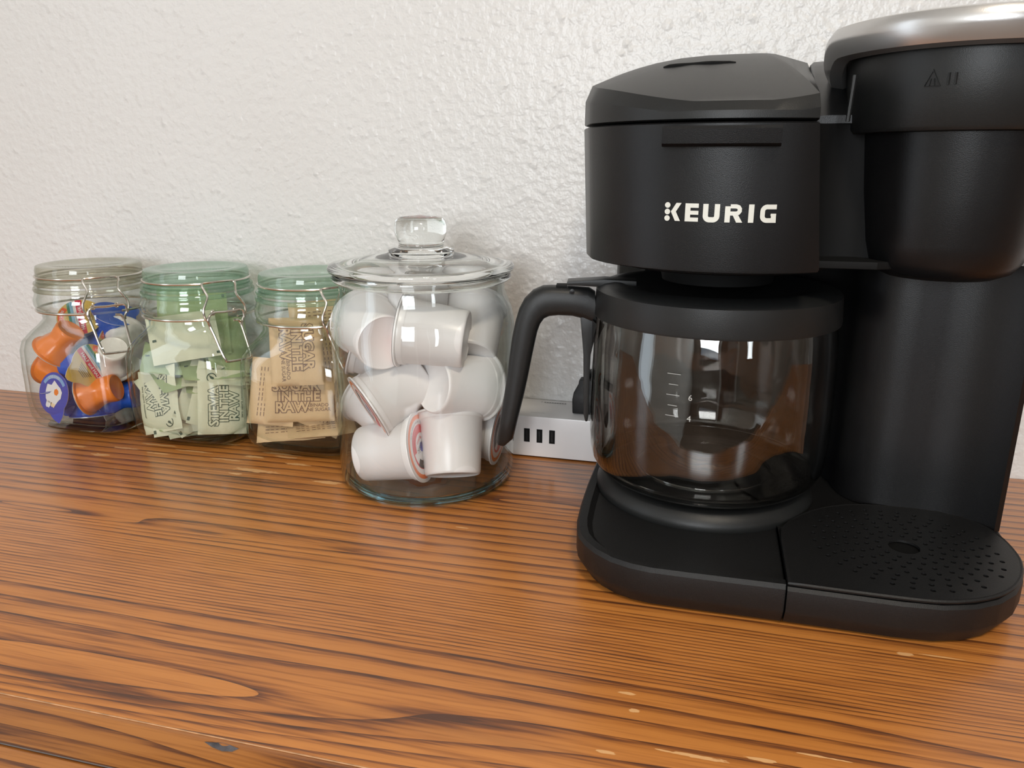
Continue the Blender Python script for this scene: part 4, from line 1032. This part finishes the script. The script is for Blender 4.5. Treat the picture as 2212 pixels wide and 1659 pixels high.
# handle
HA = math.radians(188); hx, hy = math.cos(HA), math.sin(HA)
def hpnt(s, z, w): return (CX+hx*s-hy*w, CY+hy*s+hx*w, z)
outer_ = [(.0760, .1560), (.0800, .1585), (.0920, .1592), (.1040, .1596), (.1100, .1592), (.1160, .1565), (.1215, .1510), (.1252, .1440), (.1275, .1360), (.1298, .1250), (.1325, .1050), (.1352, .0850), (.1380, .0670), (.1405, .0520), (.1400, .0492)]
inner_ = [(.0745, .1345), (.0840, .1385), (.0900, .1400), (.0990, .1402), (.1050, .1395), (.1085, .1378), (.1112, .1340), (.1130, .1290), (.1140, .1245), (.1165, .1120), (.1195, .0960), (.1222, .0830), (.1255, .0690), (.1288, .0540), (.1345, .0482)]
# C-shaped grip: loft of rounded sections between inner and outer curve
rows = []; M_ = len(outer_)
for i in range(M_):
    o_ = Vector(outer_[i]); n_ = Vector(inner_[i]); c_ = (o_+n_)/2; h_ = (o_-n_)/2
    wd_ = .0085 if i < M_-2 else (.0075 if i == M_-2 else .0045)
    sec_ = []
    for k in range(16):
        a = 2*PI*k/16; ca, sa_ = math.cos(a), math.sin(a)
        e = .62; cc = math.copysign(abs(ca)**e, ca); ss = math.copysign(abs(sa_)**e, sa_)
        p = c_+h_*cc; sec_.append(hpnt(p.x, p.y, wd_*ss))
    rows.append(sec_)
mb = MB(); mb.loft(rows); hd = cfp(mb, 'handle', M['black_soft'], smooth=50)
mb = MB(); 
mb.loft([[hpnt(s, z, w) for s, z in ((.0745, .1400), (.0850, .1400), (.0838, .1290), (.0824, .1150), (.0818, .0950), (.0812, .0740), (.0800, .0690), (.0785, .0690), (.0778, .0740), (.0780, .0950), (.0776, .1150), (.0745, .1300))] for w in (-.0065, .0065)])
cfp(mb, 'handle_stem', M['black_soft'], smooth=30, bevel=.0012)
mb = MB(); mb.loft([[hpnt(s, z, w) for s, z in ((.0760, .1600), (.0940, .1606), (.0940, .1630), (.0700, .1648), (.0500, .1640), (.0500, .1600))] for w in (-.0075, .0075)]); cfp(mb, 'thumb_lever', M['black_soft'], smooth=30, bevel=.0008)
mb = MB(); mb.loft([[hpnt(s, z, w) for s, z in ((.0942, .1590), (.1010, .1590), (.1010, .1601), (.0942, .1601))] for w in (-.0050, .0050)]); cfp(mb, 'lever_slot', M['black_hole'], smooth=None)
mb = MB(); mb.lathe([(0, 0), (.0016, 0), (.0016, .0006), (0, .0008)], 16); pv = cfp(mb, 'pivot_pin', M['black'])
pv.matrix_local = Matrix.Translation(Vector(hpnt(.0905, .1570, .0085))-Vector((CX, CY, .0346))) @ Vector((-hy, hx, 0)).to_track_quat('Z', 'Y').to_matrix().to_4x4()
# metal collar with tab round the glass where the stem sits
mb = MB()
vs = []
for i in range(13):
    a = HA+math.radians(-16+32*i/12); t = abs(i-6)/6; zl = .0900+.0460*t**1.6 if t < 1 else .1385
    vs += [(CX+.0775*math.cos(a), CY+.0775*math.sin(a), .1390), (CX+.0775*math.cos(a), CY+.0775*math.sin(a), min(.1375, .1180+.0190*t**1.4))]
mb.add(vs, [(2*i, 2*i+1, 2*i+3, 2*i+2) for i in range(12)]); cfp(mb, 'collar', M['black_soft'], smooth=60)
